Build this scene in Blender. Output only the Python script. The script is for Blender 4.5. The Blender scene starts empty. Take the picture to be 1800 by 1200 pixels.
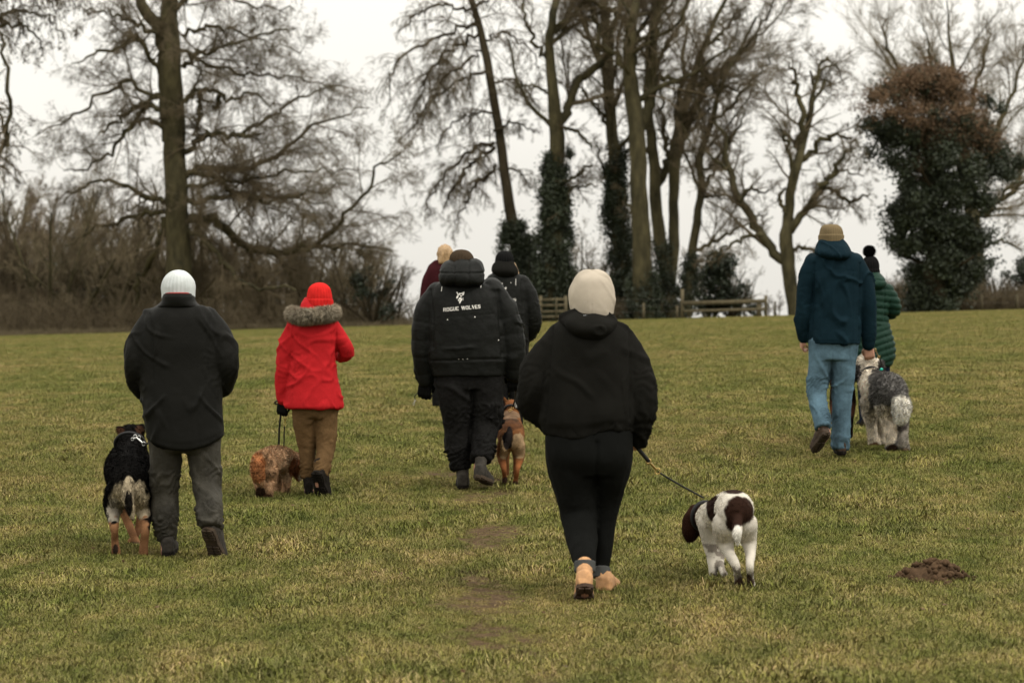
import bpy, math, random
import numpy as np
from mathutils import Vector, Matrix
from mathutils.bvhtree import BVHTree
R = math.radians
SC = bpy.context.scene
COL = SC.collection
RNG = np.random.default_rng(7)

# ---------------------------------------------------------------- camera, world, sun, exposure
F = 4250.0          # focal length in photograph pixels (85 mm lens)
ZC = 1.40           # camera height
cd = bpy.data.cameras.new('camera'); cam = bpy.data.objects.new('camera', cd); COL.objects.link(cam)
cd.lens = 85; cd.sensor_width = 36; cd.clip_start = 0.1; cd.clip_end = 12000
cam.location = (0, 0, ZC); cam.rotation_euler = (R(90), 0, 0)
cd.dof.use_dof = True; cd.dof.focus_distance = 15.6; cd.dof.aperture_fstop = 4.0
SC.camera = cam
SUN_EL, SUN_AZ = R(48), R(120)     # azimuth measured from +Y (view direction) towards +X
W = bpy.data.worlds.new('World'); SC.world = W; W.use_nodes = True
nt = W.node_tree; N = nt.nodes; L = nt.links
bg = N['Background']
sky = N.new('ShaderNodeTexSky'); sky.sky_type = 'NISHITA'; sky.sun_disc = False
sky.sun_elevation = SUN_EL; sky.sun_rotation = SUN_AZ; sky.dust_density = 6; sky.air_density = 1.0
# a closed overcast deck: CIE overcast brightness (three times brighter overhead), softly mottled
tc = N.new('ShaderNodeTexCoord'); sx = N.new('ShaderNodeSeparateXYZ'); L.new(tc.outputs['Generated'], sx.inputs[0])
mr = N.new('ShaderNodeMapRange'); mr.inputs['From Min'].default_value = 0; mr.inputs['From Max'].default_value = 1
mr.inputs['To Min'].default_value = 8.2; mr.inputs['To Max'].default_value = 28.0
L.new(sx.outputs['Z'], mr.inputs['Value'])
cn = N.new('ShaderNodeTexNoise'); cn.inputs['Scale'].default_value = 2.2; cn.inputs['Detail'].default_value = 5
mpn = N.new('ShaderNodeMapping'); mpn.inputs['Scale'].default_value = (1, 1, 3.5); L.new(tc.outputs['Generated'], mpn.inputs[0]); L.new(mpn.outputs[0], cn.inputs['Vector'])
mr2 = N.new('ShaderNodeMapRange'); mr2.inputs['From Min'].default_value = .3; mr2.inputs['From Max'].default_value = .7
mr2.inputs['To Min'].default_value = .93; mr2.inputs['To Max'].default_value = 1.07; L.new(cn.outputs['Fac'], mr2.inputs['Value'])
mul = N.new('ShaderNodeMath'); mul.operation = 'MULTIPLY'; L.new(mr.outputs[0], mul.inputs[0]); L.new(mr2.outputs[0], mul.inputs[1])
vs = N.new('ShaderNodeVectorMath'); vs.operation = 'SCALE'; vs.inputs[0].default_value = (1.0, .966, .885); L.new(mul.outputs[0], vs.inputs['Scale'])
mx = N.new('ShaderNodeMix'); mx.data_type = 'RGBA'; mx.inputs['Factor'].default_value = .93
L.new(sky.outputs[0], mx.inputs['A']); L.new(vs.outputs[0], mx.inputs['B']); L.new(mx.outputs['Result'], bg.inputs['Color'])
bg.inputs['Strength'].default_value = 0.1
sl = bpy.data.lights.new('sun', 'SUN'); sl.energy = 1.4; sl.angle = R(11); sl.color = (1, .95, .87)
so = bpy.data.objects.new('sun', sl); COL.objects.link(so)
dv = Vector((math.sin(SUN_AZ) * math.cos(SUN_EL), math.cos(SUN_AZ) * math.cos(SUN_EL), math.sin(SUN_EL)))
so.rotation_euler = dv.to_track_quat('Z', 'Y').to_euler(); so.location = (20, -20, 40)
SC.view_settings.view_transform = 'Standard'; SC.view_settings.look = 'None'
SC.view_settings.exposure = 0.1; SC.view_settings.gamma = 1.0

# ---------------------------------------------------------------- noise
_T = np.random.default_rng(11).random(4096 * 2).astype(np.float32)
def _h(i, j, k):
    return _T[(i * 73856093 ^ j * 19349663 ^ k * 83492791) & 8191 if False else ((i * 73856093) ^ (j * 19349663) ^ (k * 83492791)) & 8191]
def vnoise(p):
    p = np.asarray(p, float); i = np.floor(p).astype(np.int64); f = p - i; f = f * f * (3 - 2 * f)
    x, y, z = i[:, 0], i[:, 1], i[:, 2]; a, b, c = f[:, 0], f[:, 1], f[:, 2]; r = 0
    for dx in (0, 1):
        for dy in (0, 1):
            for dz in (0, 1):
                r = r + _h(x + dx, y + dy, z + dz) * (a if dx else 1 - a) * (b if dy else 1 - b) * (c if dz else 1 - c)
    return r * 2 - 1
def fbm(p, o=3):
    p = np.asarray(p, float); s = 0; w = 1; t = 0
    for k in range(o): s = s + w * vnoise(p * 2 ** k + 17.3 * k); t += w; w *= .5
    return s / t
def ridged(p, o=2):
    p = np.asarray(p, float); s = 0; w = 1; t = 0
    for k in range(o): s = s + w * (1 - 2 * np.abs(vnoise(p * 2 ** k + 9.1 * k))); t += w; w *= .5
    return s / t

# ---------------------------------------------------------------- ground profile
GY = np.array([-60, 0, 6, 9.4, 12.4, 15, 18.3, 20.5, 25, 40, 70, 105, 130, 150, 200, 300, 600, 9000.])
GZ = np.array([-.6, 0, .03, .06, .10, .16, .30, .43, .62, 1.02, 1.62, 2.15, 2.42, 2.45, 1.5, -2, -8, -40.])
_h_ = np.diff(GY); _d = np.diff(GZ) / _h_; _m = np.zeros(len(GY)); _m[0] = _d[0]; _m[-1] = _d[-1]
for _i in range(1, len(GY) - 1):
    _m[_i] = 0 if _d[_i - 1] * _d[_i] <= 0 else 3 * (_h_[_i - 1] + _h_[_i]) / ((2 * _h_[_i] + _h_[_i - 1]) / _d[_i - 1] + (_h_[_i] + 2 * _h_[_i - 1]) / _d[_i])
def g0(y):
    y = np.asarray(y, float); i = np.clip(np.searchsorted(GY, y) - 1, 0, len(GY) - 2); h = _h_[i]; t = (y - GY[i]) / h
    return (2*t**3-3*t**2+1)*GZ[i] + (t**3-2*t**2+t)*h*_m[i] + (-2*t**3+3*t**2)*GZ[i+1] + (t**3-t**2)*h*_m[i+1]
def gz(x, y): return g0(y) + .026 * np.clip(x, -45, 45)
def hitD(px, py):
    ys = np.linspace(7, 140, 20000); return float(ys[np.argmax(ZC + (600 - py) / F * ys <= gz((px - 900) / F * ys, ys))])
class PV:
    """turns photograph pixels into points standing at distance D"""
    def __init__(s, D): s.D = D; s.m = D / F
    def __call__(s, px, py, dy=0.0):
        y = s.D + dy; return np.array([(px - 900) / F * y, y, ZC + (600 - py) / F * y])
    def px(s, V): return V[:, 0] * F / V[:, 1] + 900, 600 - (V[:, 2] - ZC) * F / V[:, 1]

# ---------------------------------------------------------------- objects
def link(o, parent=None):
    COL.objects.link(o)
    if parent: o.parent = parent
    return o
def rootloc(o):
    while o.parent: o = o.parent
    return np.array(o.location)
def mk(name, V, Fc, mat, parent=None, smooth=True, col=None, normals=None, origin=None):
    V = np.asarray(V, float)
    off = rootloc(parent) if parent else (np.array(origin) if origin is not None else np.zeros(3))
    me = bpy.data.meshes.new(name)
    if isinstance(Fc, np.ndarray):
        n, k = Fc.shape; me.vertices.add(len(V)); me.vertices.foreach_set('co', (V - off).astype(np.float32).ravel())
        me.loops.add(n * k); me.loops.foreach_set('vertex_index', Fc.astype(np.int32).ravel())
        me.polygons.add(n); me.polygons.foreach_set('loop_start', np.arange(0, n * k, k, dtype=np.int32))
        me.update(calc_edges=True)
    else:
        me.from_pydata([tuple(v) for v in (V - off)], [], [tuple(int(i) for i in f) for f in Fc]); me.update()
    if smooth: me.polygons.foreach_set('use_smooth', np.ones(len(me.polygons), bool))
    if col is not None:
        a = me.attributes.new('Col', 'FLOAT_COLOR', 'POINT'); c = np.ones((len(V), 4), np.float32); c[:, :3] = col
        a.data.foreach_set('color', c.ravel())
    if normals is not None:
        me.normals_split_custom_set_from_vertices([tuple(v) for v in normals])
    if mat: me.materials.append(mat)
    o = bpy.data.objects.new(name, me)
    if parent is None and origin is not None: o.location = origin
    return link(o, parent)
def tag(o, label=None, cat=None, group=None, kind=None):
    for k, v in (('label', label), ('category', cat), ('group', group), ('kind', kind)):
        if v: o[k] = v
    return o
def thing(name, label, cat, loc, group=None):
    o = bpy.data.objects.new(name, None); o.location = tuple(float(v) for v in loc); o.empty_display_size = .2
    return tag(link(o), label, cat, group)

# ---------------------------------------------------------------- materials
def mat(name, c, rough=.8, bump=0, bscale=200, var=0, vscale=6, c2=None, spec=.3, sheen=0, stretch=None, bump2=0, b2scale=12):
    m = bpy.data.materials.new(name); m.use_nodes = True; n = m.node_tree.nodes; l = m.node_tree.links
    p = n['Principled BSDF']; p.inputs['Roughness'].default_value = rough; p.inputs['Specular IOR Level'].default_value = spec
    p.inputs['Sheen Weight'].default_value = sheen
    t = n.new('ShaderNodeTexCoord'); mp = n.new('ShaderNodeMapping'); l.new(t.outputs['Object'], mp.inputs[0])
    if stretch: mp.inputs['Scale'].default_value = stretch
    if c == 'Col':
        a = n.new('ShaderNodeAttribute'); a.attribute_name = 'Col'; src = a.outputs['Color']
    else:
        src = None; p.inputs['Base Color'].default_value = (*c, 1)
    if var or c2:
        nz = n.new('ShaderNodeTexNoise'); nz.inputs['Scale'].default_value = vscale; nz.inputs['Detail'].default_value = 5; nz.inputs['Roughness'].default_value = .65
        l.new(mp.outputs[0], nz.inputs['Vector'])
        r = n.new('ShaderNodeMapRange'); r.inputs['From Min'].default_value = .35; r.inputs['From Max'].default_value = .65; l.new(nz.outputs['Fac'], r.inputs['Value'])
        x = n.new('ShaderNodeMix'); x.data_type = 'RGBA'; l.new(r.outputs[0], x.inputs['Factor'])
        if src is not None:
            q = n.new('ShaderNodeVectorMath'); q.operation = 'SCALE'; q.inputs['Scale'].default_value = 1 - var; l.new(src, q.inputs[0]); l.new(q.outputs[0], x.inputs['A']); l.new(src, x.inputs['B'])
        else:
            x.inputs['A'].default_value = (*(c2 or tuple(v * (1 - var) for v in c)), 1); x.inputs['B'].default_value = (*tuple(v * (1 + var) for v in c), 1)
        src = x.outputs['Result']
    if src is not None: l.new(src, p.inputs['Base Color'])
    nrm = None
    for (st, sc_, d) in ((bump2, b2scale, .02), (bump, bscale, .003)):
        if st:
            b = n.new('ShaderNodeBump'); b.inputs['Strength'].default_value = st; b.inputs['Distance'].default_value = d
            z = n.new('ShaderNodeTexNoise'); z.inputs['Scale'].default_value = sc_; z.inputs['Detail'].default_value = 4; l.new(mp.outputs[0], z.inputs['Vector'])
            l.new(z.outputs['Fac'], b.inputs['Height'])
            if nrm: l.new(nrm, b.inputs['Normal'])
            nrm = b.outputs[0]
    if nrm: l.new(nrm, p.inputs['Normal'])
    return m

# ---------------------------------------------------------------- shape builders
def nrmz(a): return a / np.maximum(np.linalg.norm(a, axis=-1, keepdims=True), 1e-9)
def catmull(P, n):
    P = np.asarray(P, float); k = len(P)
    if k == 2: t = np.linspace(0, 1, n)[:, None]; return P[0] * (1 - t) + P[1] * t
    Q = np.vstack([2 * P[0] - P[1], P, 2 * P[-1] - P[-2]]); u = np.linspace(0, k - 1 - 1e-6, n); i = u.astype(int); t = (u - i)[:, None]
    a, b, c, d = Q[i], Q[i + 1], Q[i + 2], Q[i + 3]
    return .5 * (2 * b + (c - a) * t + (2 * a - 5 * b + 4 * c - d) * t ** 2 + (3 * b - a - 3 * c + d) * t ** 3)
class Blob:
    def __init__(s): s.V = []; s.F = []; s.n = 0
    def rings(s, Rg):
        Rg = np.asarray(Rg, float); K, S = Rg.shape[:2]; b = s.n; s.V.append(Rg.reshape(-1, 3)); s.n += K * S
        for k in range(K - 1):
            for j in range(S):
                j2 = (j + 1) % S; s.F.append((b + k*S + j, b + k*S + j2, b + (k+1)*S + j2, b + (k+1)*S + j))
        s.F.append(tuple(b + j for j in range(S))[::-1]); s.F.append(tuple(b + (K-1)*S + j for j in range(S)))
        return s
    def tube(s, pts, rad, n=None, S=14, flat=1.0, rnd=True):
        """pts world, rad metres (in picture plane); flat = depth radius / rad"""
        A = np.column_stack([np.asarray(pts, float), np.asarray(rad, float)]); n = n or max(8, 6 * (len(A) - 1) + 1)
        A = catmull(A, n); P = A[:, :3]; r = np.maximum(A[:, 3], .001)
        T = nrmz(np.gradient(P, axis=0)); mt = nrmz((P[-1] - P[0])[None])[0]
        ref = np.array([0, 1., 0]) if abs(mt[1]) < .75 else np.array([0, 0, 1.])
        if rnd:
            for end in (0, 1):
                p, t, rr = (P[0], -T[0], r[0]) if end == 0 else (P[-1], T[-1], r[-1])
                an = np.array([.35, .7, .92]); ex = p + t * (rr * an)[:, None]; er = rr * np.sqrt(1 - an ** 2)
                tt = np.repeat((T[0] if end == 0 else T[-1])[None], 3, 0)
                if end == 0: P = np.vstack([ex[::-1], P]); r = np.concatenate([er[::-1], r]); T = np.vstack([tt, T])
                else: P = np.vstack([P, ex]); r = np.concatenate([r, er]); T = np.vstack([T, tt])
        e2 = nrmz(ref - T * (T @ ref)[:, None]); e1 = np.cross(e2, T)
        a = np.linspace(0, 2 * np.pi, S, endpoint=False)
        f = flat if np.ndim(flat) == 0 else 1.0
        return s.rings(P[:, None] + r[:, None, None] * (np.cos(a)[None, :, None] * e1[:, None] + f * np.sin(a)[None, :, None] * e2[:, None]))
    def ell(s, c, r, rot=None, S=16):
        c = np.asarray(c, float); r = np.ones(3) * r; u = np.linspace(.12, np.pi - .12, 9); a = np.linspace(0, 2*np.pi, S, endpoint=False)
        X = np.stack([np.sin(u)[:, None] * np.cos(a), np.sin(u)[:, None] * np.sin(a), np.cos(u)[:, None] * np.ones(S)], -1) * r
        if rot is not None: X = X @ np.array(rot).T
        return s.rings(X + c)
    def torso(s, v, rows, n=28, S=36, pw=2.35):
        """rows: (py, xl, xr, half depth m, dy)"""
        A = catmull(np.array(rows, float), n); a = np.linspace(0, 2*np.pi, S, endpoint=False); Rg = []
        ca, sa = np.cos(a), np.sin(a); q = (np.abs(ca) ** pw + np.abs(sa) ** pw) ** (-1 / pw)
        for py, xl, xr, dh, dy in A:
            c = v((xl + xr) / 2, py, dy); w = (xr - xl) / 2 * (v.D + dy) / F
            Rg.append(np.column_stack([c[0] + w * q * ca, c[1] + dh * q * sa, np.full(S, c[2])]))
        return s.rings(Rg)
    def out(s): return np.vstack(s.V), s.F
    def remesh(s, vox=.01, smooth=4):
        V, Fc = s.out(); me = bpy.data.meshes.new('tmp'); me.from_pydata([tuple(x) for x in V], [], Fc); me.update()
        o = bpy.data.objects.new('tmp', me); COL.objects.link(o)
        m = o.modifiers.new('r', 'REMESH'); m.mode = 'VOXEL'; m.voxel_size = vox
        if smooth:
            q = o.modifiers.new('s', 'SMOOTH'); q.iterations = smooth; q.factor = .5
        dg = bpy.context.evaluated_depsgraph_get(); e = o.evaluated_get(dg); mm = e.to_mesh()
        n = len(mm.vertices); V = np.empty(n * 3, np.float32); mm.vertices.foreach_get('co', V)
        NN = np.empty(n * 3, np.float32); mm.vertices.foreach_get('normal', NN)
        nl = len(mm.loops); li = np.empty(nl, np.int32); mm.loops.foreach_get('vertex_index', li)
        e.to_mesh_clear(); bpy.data.objects.remove(o); bpy.data.meshes.remove(me)
        return V.reshape(-1, 3).astype(float), NN.reshape(-1, 3).astype(float), li.reshape(-1, 4)
def seg_param(V, pts):
    """nearest point on a polyline: (t along in metres, distance)"""
    pts = np.asarray(pts, float); best = np.full(len(V), 1e9); T = np.zeros(len(V)); acc = 0
    for a, b in zip(pts[:-1], pts[1:]):
        d = b - a; Ls = np.linalg.norm(d); t = np.clip((V - a) @ d / Ls ** 2, 0, 1); q = np.linalg.norm(V - (a + t[:, None] * d), axis=1)
        m = q < best; best[m] = q[m]; T[m] = acc + t[m] * Ls; acc += Ls
    return T, best
def gather(V, NN, pts, t0, t1, amp, freq, seed=0):
    """crumpled ring folds round a limb between t0 and t1 (metres along pts)"""
    T, d = seg_param(V, pts); w = np.clip((T - t0) / .03, 0, 1) * np.clip((t1 - T) / .03, 0, 1) * (d < .17)
    nz = fbm(V * 9 + seed, 2); s = np.sin((T * freq + 1.8 * nz + V[:, 0] * 6) * 2 * np.pi)
    return V + NN * (amp * w * (1 - np.abs(s)) * (.6 + .8 * vnoise(V * 7 + seed + 5)))[:, None]
def folds(V, NN, amp, sc, seed=0, o=2): return V + NN * (amp * ridged(V * np.array(sc) + seed, o))[:, None]
def creases(V, NN, amp, dirn, freq, seed=0, thr=.15):
    """long soft creases running along dirn"""
    d = nrmz(np.array([dirn], float))[0]; A = V @ d; P = V - A[:, None] * d
    P = P + .11 * np.column_stack([fbm(V * 2.6 + seed, 2), fbm(V * 2.6 + seed + 9, 2), fbm(V * 2.6 + seed + 19, 2)])
    q = vnoise(P * freq + (A * freq * .22)[:, None] + seed); q = np.clip(1 - np.abs(q) / thr, 0, 1)
    m = np.clip(fbm(V * 5 + seed * 3, 2) * 3 + .45, 0, 1)
    return V + NN * (amp * q * m)[:, None]

def tubes_np(paths, rad, S):
    Nn, K = paths.shape[:2]; T = nrmz(np.gradient(paths, axis=1)); ref = nrmz(RNG.normal(size=(Nn, 1, 3)) + np.array([0, .01, 0]))
    mt = nrmz(paths[:, -1] - paths[:, 0])[:, None]; ref = nrmz(ref - mt * (ref * mt).sum(-1, keepdims=True))
    e1 = nrmz(np.cross(T, ref)); e2 = np.cross(T, e1); a = np.linspace(0, 2*np.pi, S, endpoint=False)
    V = paths[:, :, None] + rad[:, :, None, None] * (np.cos(a)[:, None] * e1[:, :, None] + np.sin(a)[:, None] * e2[:, :, None])
    idx = np.arange(Nn * K * S).reshape(Nn, K, S); nx = np.roll(idx, -1, axis=2)
    Fc = np.stack([idx[:, :-1], nx[:, :-1], nx[:, 1:], idx[:, 1:]], -1).reshape(-1, 4)
    return V.reshape(-1, 3), Fc
def merge(parts):
    Vs, Fs, n = [], [], 0
    for V, Fc in parts: Vs.append(V); Fs.append(Fc + n); n += len(V)
    return np.vstack(Vs), np.vstack(Fs)
def cord(name, pts, r, m, parent=None, S=8, n=40, origin=None):
    A = catmull(np.asarray(pts, float), n)[None]; V, Fc = tubes_np(A, np.full((1, n), r), S); return mk(name, V, Fc, m, parent, origin=origin)
def boxv(c, h, rot=None):
    s = np.array([[-1,-1,-1],[1,-1,-1],[1,1,-1],[-1,1,-1],[-1,-1,1],[1,-1,1],[1,1,1],[-1,1,1]], float) * np.asarray(h, float)
    if rot is not None: s = s @ np.asarray(rot, float).T
    return s + np.asarray(c, float), np.array([[0,3,2,1],[4,5,6,7],[0,1,5,4],[1,2,6,5],[2,3,7,6],[3,0,4,7]])
def ring_torus(c, r, rr, axis=(0, 1, 0), S=8, n=20, sy=1.0):
    ax = nrmz(np.array([axis], float))[0]; u = nrmz(np.cross(ax, [0.3, .2, 1.])[None])[0]; w = np.cross(ax, u); a = np.linspace(0, 2*np.pi, n)
    P = np.asarray(c) + r * (np.cos(a)[:, None] * u + sy * np.sin(a)[:, None] * w); return tubes_np(P[None], np.full((1, n), rr), S)

# ================================================================ SETTING
def xpath(y): return np.interp(y, [8, 9.4, 12.3, 15, 18.5, 30, 118], [.07, .04, -.09, -.16, -.24, -.1, 2.0])
MOLE = (0, 0)
def worn(x, y):
    p = np.column_stack([x, y, np.zeros_like(x)])
    n1 = .55 * fbm(p * np.array([2.2, 1.2, 1]) + 3.3, 3) + .55 * fbm(p * np.array([8, 5, 1]) + 13.3, 3); n2 = fbm(p * .7 + 40, 2)
    d = np.abs(x - xpath(y) - .12 * n2) / (.27 + .10 * n1)
    w = np.exp(-d ** 2) * np.clip(.80 + 1.9 * n1, 0, 1) * np.where(y < 26, 1.0, .45)
    for (px, py, rx, ry, s) in ((795, 833, .42, .22, 1), (855, 822, .5, .3, .9), (945, 818, .45, .35, .75), (950, 884, .3, .2, .8), (1272, 735, .6, .35, .7), (1195, 772, .3, .2, .6),
                                (1240, 745, .3, .2, .6), (1465, 828, .3, .2, .6), (1760, 940, .3, .12, .7), (925, 1165, .3, .12, .8), (1165, 1190, .25, .1, .7), (1640, 1004, .30, .16, .9), (350, 862, .3, .2, .5), (60, 900, .25, .15, .5),
                                (1270, 620, 1.6, 2, .45), (700, 640, 2, 2, .4), (1690, 690, .8, .6, .5)):
        D = _pd.setdefault((px, py), hitD(px, py)); cx = (px - 900) / F * D
        w = np.maximum(w, s * np.exp(-(((x - cx) / rx) ** 2 + ((y - D) / (ry * 2)) ** 2)) * np.clip(.7 + 1.6 * n1, 0, 1))
    return np.clip(w, 0, 1)
_pd = {}
xs = np.concatenate([-np.geomspace(3000, 9, 40)[:-1], np.arange(-9, -4.6, .2), np.arange(-4.6, 4.6, .07), np.arange(4.6, 9, .2), np.geomspace(9, 3000, 40)])
ys = np.concatenate([np.arange(-60, 7, 3.), np.arange(8, 24, .07), np.arange(24, 60, .3), np.geomspace(60, 9000, 90)])
X, Y = np.meshgrid(xs, ys); x, y = X.ravel(), Y.ravel()
p = np.column_stack([x, y, 0 * x])
wv = worn(x, y); near = np.clip((60 - y) / 40, 0, 1)
z = gz(x, y) + near * (.018 * fbm(p * 1.1, 3) + .006 * fbm(p * 7, 2)) - near * .012 * wv
nx_, ny_ = len(xs), len(ys); idx = np.arange(nx_ * ny_).reshape(ny_, nx_)
Fc = np.stack([idx[:-1, :-1], idx[:-1, 1:], idx[1:, 1:], idx[1:, :-1]], -1).reshape(-1, 4)
gm = bpy.data.materials.new('meadow_ground'); gm.use_nodes = True; n = gm.node_tree.nodes; l = gm.node_tree.links; p_ = n['Principled BSDF']
p_.inputs['Roughness'].default_value = 1; p_.inputs['Specular IOR Level'].default_value = .05
t = n.new('ShaderNodeTexCoord')
def gnoise(sc, det=5, ro=.6, st=None):
    z_ = n.new('ShaderNodeTexNoise'); z_.inputs['Scale'].default_value = sc; z_.inputs['Detail'].default_value = det; z_.inputs['Roughness'].default_value = ro
    if st: m_ = n.new('ShaderNodeMapping'); m_.inputs['Scale'].default_value = st; l.new(t.outputs['Object'], m_.inputs[0]); l.new(m_.outputs[0], z_.inputs['Vector'])
    else: l.new(t.outputs['Object'], z_.inputs['Vector'])
    return z_.outputs['Fac']
def ramp(f, stops):
    r_ = n.new('ShaderNodeValToRGB'); l.new(f, r_.inputs[0]); e = r_.color_ramp.elements
    e[0].position, e[0].color = stops[0][0], (*stops[0][1], 1); e[1].position, e[1].color = stops[-1][0], (*stops[-1][1], 1)
    for s_ in stops[1:-1]: q = e.new(s_[0]); q.color = (*s_[1], 1)
    return r_.outputs[0]
def mixc(f, a, b, mode='MIX'):
    x_ = n.new('ShaderNodeMix'); x_.data_type = 'RGBA'; x_.blend_type = mode
    for s_, v in (('Factor', f), ('A', a), ('B', b)):
        if hasattr(v, 'links') or hasattr(v, 'is_linked'): l.new(v, x_.inputs[s_])
        else: x_.inputs[s_].default_value = v if s_ == 'Factor' else (*v, 1)
    return x_.outputs['Result']
big = ramp(gnoise(.13, 4), [(.3, (.102, .099, .025)), (.5, (.118, .109, .030)), (.7, (.138, .119, .038))])
mid = ramp(gnoise(1.6, 6, .7, (1, .55, 1)), [(.3, (.55, .62, .5)), (.5, (.95, .97, .95)), (.72, (1.32, 1.18, 1.25))])
fine = ramp(gnoise(24, 5, .75), [(.3, (.55, .6, .5)), (.5, (.95, .95, .95)), (.7, (1.4, 1.3, 1.35))])
c = mixc(1.0, big, mid, 'MULTIPLY'); c = mixc(.8, c, fine, 'MULTIPLY')
soil = ramp(gnoise(22, 6, .8), [(.3, (.034, .022, .012)), (.5, (.078, .050, .027)), (.72, (.150, .105, .058))])
at = n.new('ShaderNodeAttribute'); at.attribute_name = 'Col'
ad = n.new('ShaderNodeMath'); ad.operation = 'MULTIPLY_ADD'; l.new(gnoise(26, 6, .85), ad.inputs[0]); ad.inputs[1].default_value = 2.2; ad.inputs[2].default_value = -1.25
ad2 = n.new('ShaderNodeMath'); ad2.operation = 'ADD'; l.new(ad.outputs[0], ad2.inputs[0]); l.new(at.outputs['Fac'], ad2.inputs[1])
mr_ = n.new('ShaderNodeMapRange'); mr_.inputs['From Min'].default_value = .15; mr_.inputs['From Max'].default_value = .5; l.new(ad2.outputs[0], mr_.inputs['Value'])
c = mixc(mr_.outputs[0], c, soil); l.new(c, p_.inputs['Base Color'])
b_ = n.new('ShaderNodeBump'); b_.inputs['Strength'].default_value = .7; b_.inputs['Distance'].default_value = .03; l.new(gnoise(30, 6, .75), b_.inputs['Height']); l.new(b_.outputs[0], p_.inputs['Normal'])
gnd = mk('ground', np.column_stack([x, y, z]), Fc, gm, col=np.column_stack([wv] * 3)); tag(gnd, kind='structure')

# grass: short winter turf made of small tufts scattered over the meadow
grm = bpy.data.materials.new('grass_blades'); grm.use_nodes = True; n = grm.node_tree.nodes; l = grm.node_tree.links; p_ = n['Principled BSDF']
p_.inputs['Roughness'].default_value = .75; p_.inputs['Specular IOR Level'].default_value = .15
ge = n.new('ShaderNodeNewGeometry'); oi = n.new('ShaderNodeObjectInfo')
def gn2(sc, st=(1, 1, 1)):
    z_ = n.new('ShaderNodeTexNoise'); z_.inputs['Scale'].default_value = sc; z_.inputs['Detail'].default_value = 4; z_.inputs['Roughness'].default_value = .65
    m_ = n.new('ShaderNodeMapping'); m_.inputs['Scale'].default_value = st; l.new(ge.outputs['Position'], m_.inputs[0]); l.new(m_.outputs[0], z_.inputs['Vector']); return z_.outputs['Fac']
at = n.new('ShaderNodeAttribute'); at.attribute_name = 'Col'
tone = ramp(gn2(2.6, (1, .5, .2)), [(.28, (.42, .52, .40)), (.42, (.78, .86, .74)), (.52, (1.0, 1.0, 1.0)), (.68, (1.45, 1.30, 1.5))])
tone2 = ramp(gn2(.22, (1, .6, .2)), [(.35, (.80, .9, .76)), (.65, (1.22, 1.1, 1.25))])
tone3 = ramp(oi.outputs['Random'], [(0, (.72, .78, .7)), (1, (1.2, 1.14, 1.2))])
c = mixc(1.0, at.outputs['Color'], tone, 'MULTIPLY'); c = mixc(1.0, c, tone2, 'MULTIPLY'); c = mixc(1.0, c, tone3, 'MULTIPLY'); l.new(c, p_.inputs['Base Color'])
gcol = bpy.data.collections.new('grass_tufts')
def tuft(seed, nb, rad, h0, h1, straw):
    r = np.random.default_rng(seed); a = r.uniform(0, 2*np.pi, nb); d = rad * np.sqrt(r.random(nb)); b = np.column_stack([d*np.cos(a), d*np.sin(a), np.full(nb, -.004)])
    H = r.uniform(h0, h1, nb) * (1 - .35 * d / rad); th = r.uniform(0, 2*np.pi, nb); lean = r.uniform(.3, 2.0, nb); H = H / np.sqrt(1 + .35 * lean ** 2)
    dr = np.column_stack([np.cos(th), np.sin(th), np.zeros(nb)]); w = r.uniform(.0007, .0015, nb)[:, None]
    ph = r.uniform(0, 2*np.pi, nb); sd = np.column_stack([np.cos(ph), np.sin(ph), np.zeros(nb)])
    m1 = b + dr * (H * lean * .35)[:, None] + np.array([0, 0, 1]) * (H * .62)[:, None]; m2 = b + dr * (H * lean)[:, None] + np.array([0, 0, 1]) * (H * np.maximum(1 - .3 * lean, .35))[:, None]
    V = np.stack([b - sd*w, b + sd*w, m1 + sd*w*.8, m1 - sd*w*.8, m2], 1).reshape(-1, 3)
    k = np.arange(nb)[:, None] * 5; F1 = k + np.array([0, 1, 2, 3]); F2 = k + np.array([3, 2, 4])
    me = bpy.data.meshes.new('tuft'); me.from_pydata(V.tolist(), [], F1.tolist() + F2.tolist())
    gr = np.where((r.random(nb) < straw)[:, None], np.array([.325, .275, .115]) * r.uniform(.7, 1.35, (nb, 1)), np.array([.218, .212, .050]) * r.uniform(.7, 1.5, (nb, 1)))
    ca = np.ones((nb, 5, 4), np.float32); ca[:, :, :3] = gr[:, None]; at_ = me.attributes.new('Col', 'FLOAT_COLOR', 'POINT'); at_.data.foreach_set('color', ca.ravel())
    nn = np.tile(np.array([0, 0, 1.]), (len(V), 1)) + .45 * r.normal(size=(len(V), 3)); me.polygons.foreach_set('use_smooth', np.ones(len(me.polygons), bool))
    me.normals_split_custom_set_from_vertices(nrmz(nn).tolist())
    me.materials.append(grm); o = bpy.data.objects.new('tuft', me); gcol.objects.link(o)
for k in range(8): tuft(k, 120, .10, .012, .036 + .007 * (k % 4), (.22, .34, .55, .28)[k % 4])
def scatter(n_, y0, y1, side):
    r = RNG; yy = np.sqrt(r.uniform(y0**2, y1**2, n_)); xx = r.uniform(-1, 1, n_) * (.235 * yy + side); return xx, yy
yg = np.linspace(8.2, 115, 2000); pdf = (.47 * yg + 2.6) / (1 + (yg / 17.) ** 2.2); cdf = np.cumsum(pdf); cdf /= cdf[-1]
y = np.interp(RNG.random(330000), cdf, yg); x = RNG.uniform(-1, 1, len(y)) * (.235 * y + 1.3); w = worn(x, y)
keep = RNG.random(len(x)) > w * .78; x, y, w = x[keep], y[keep], w[keep]
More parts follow.
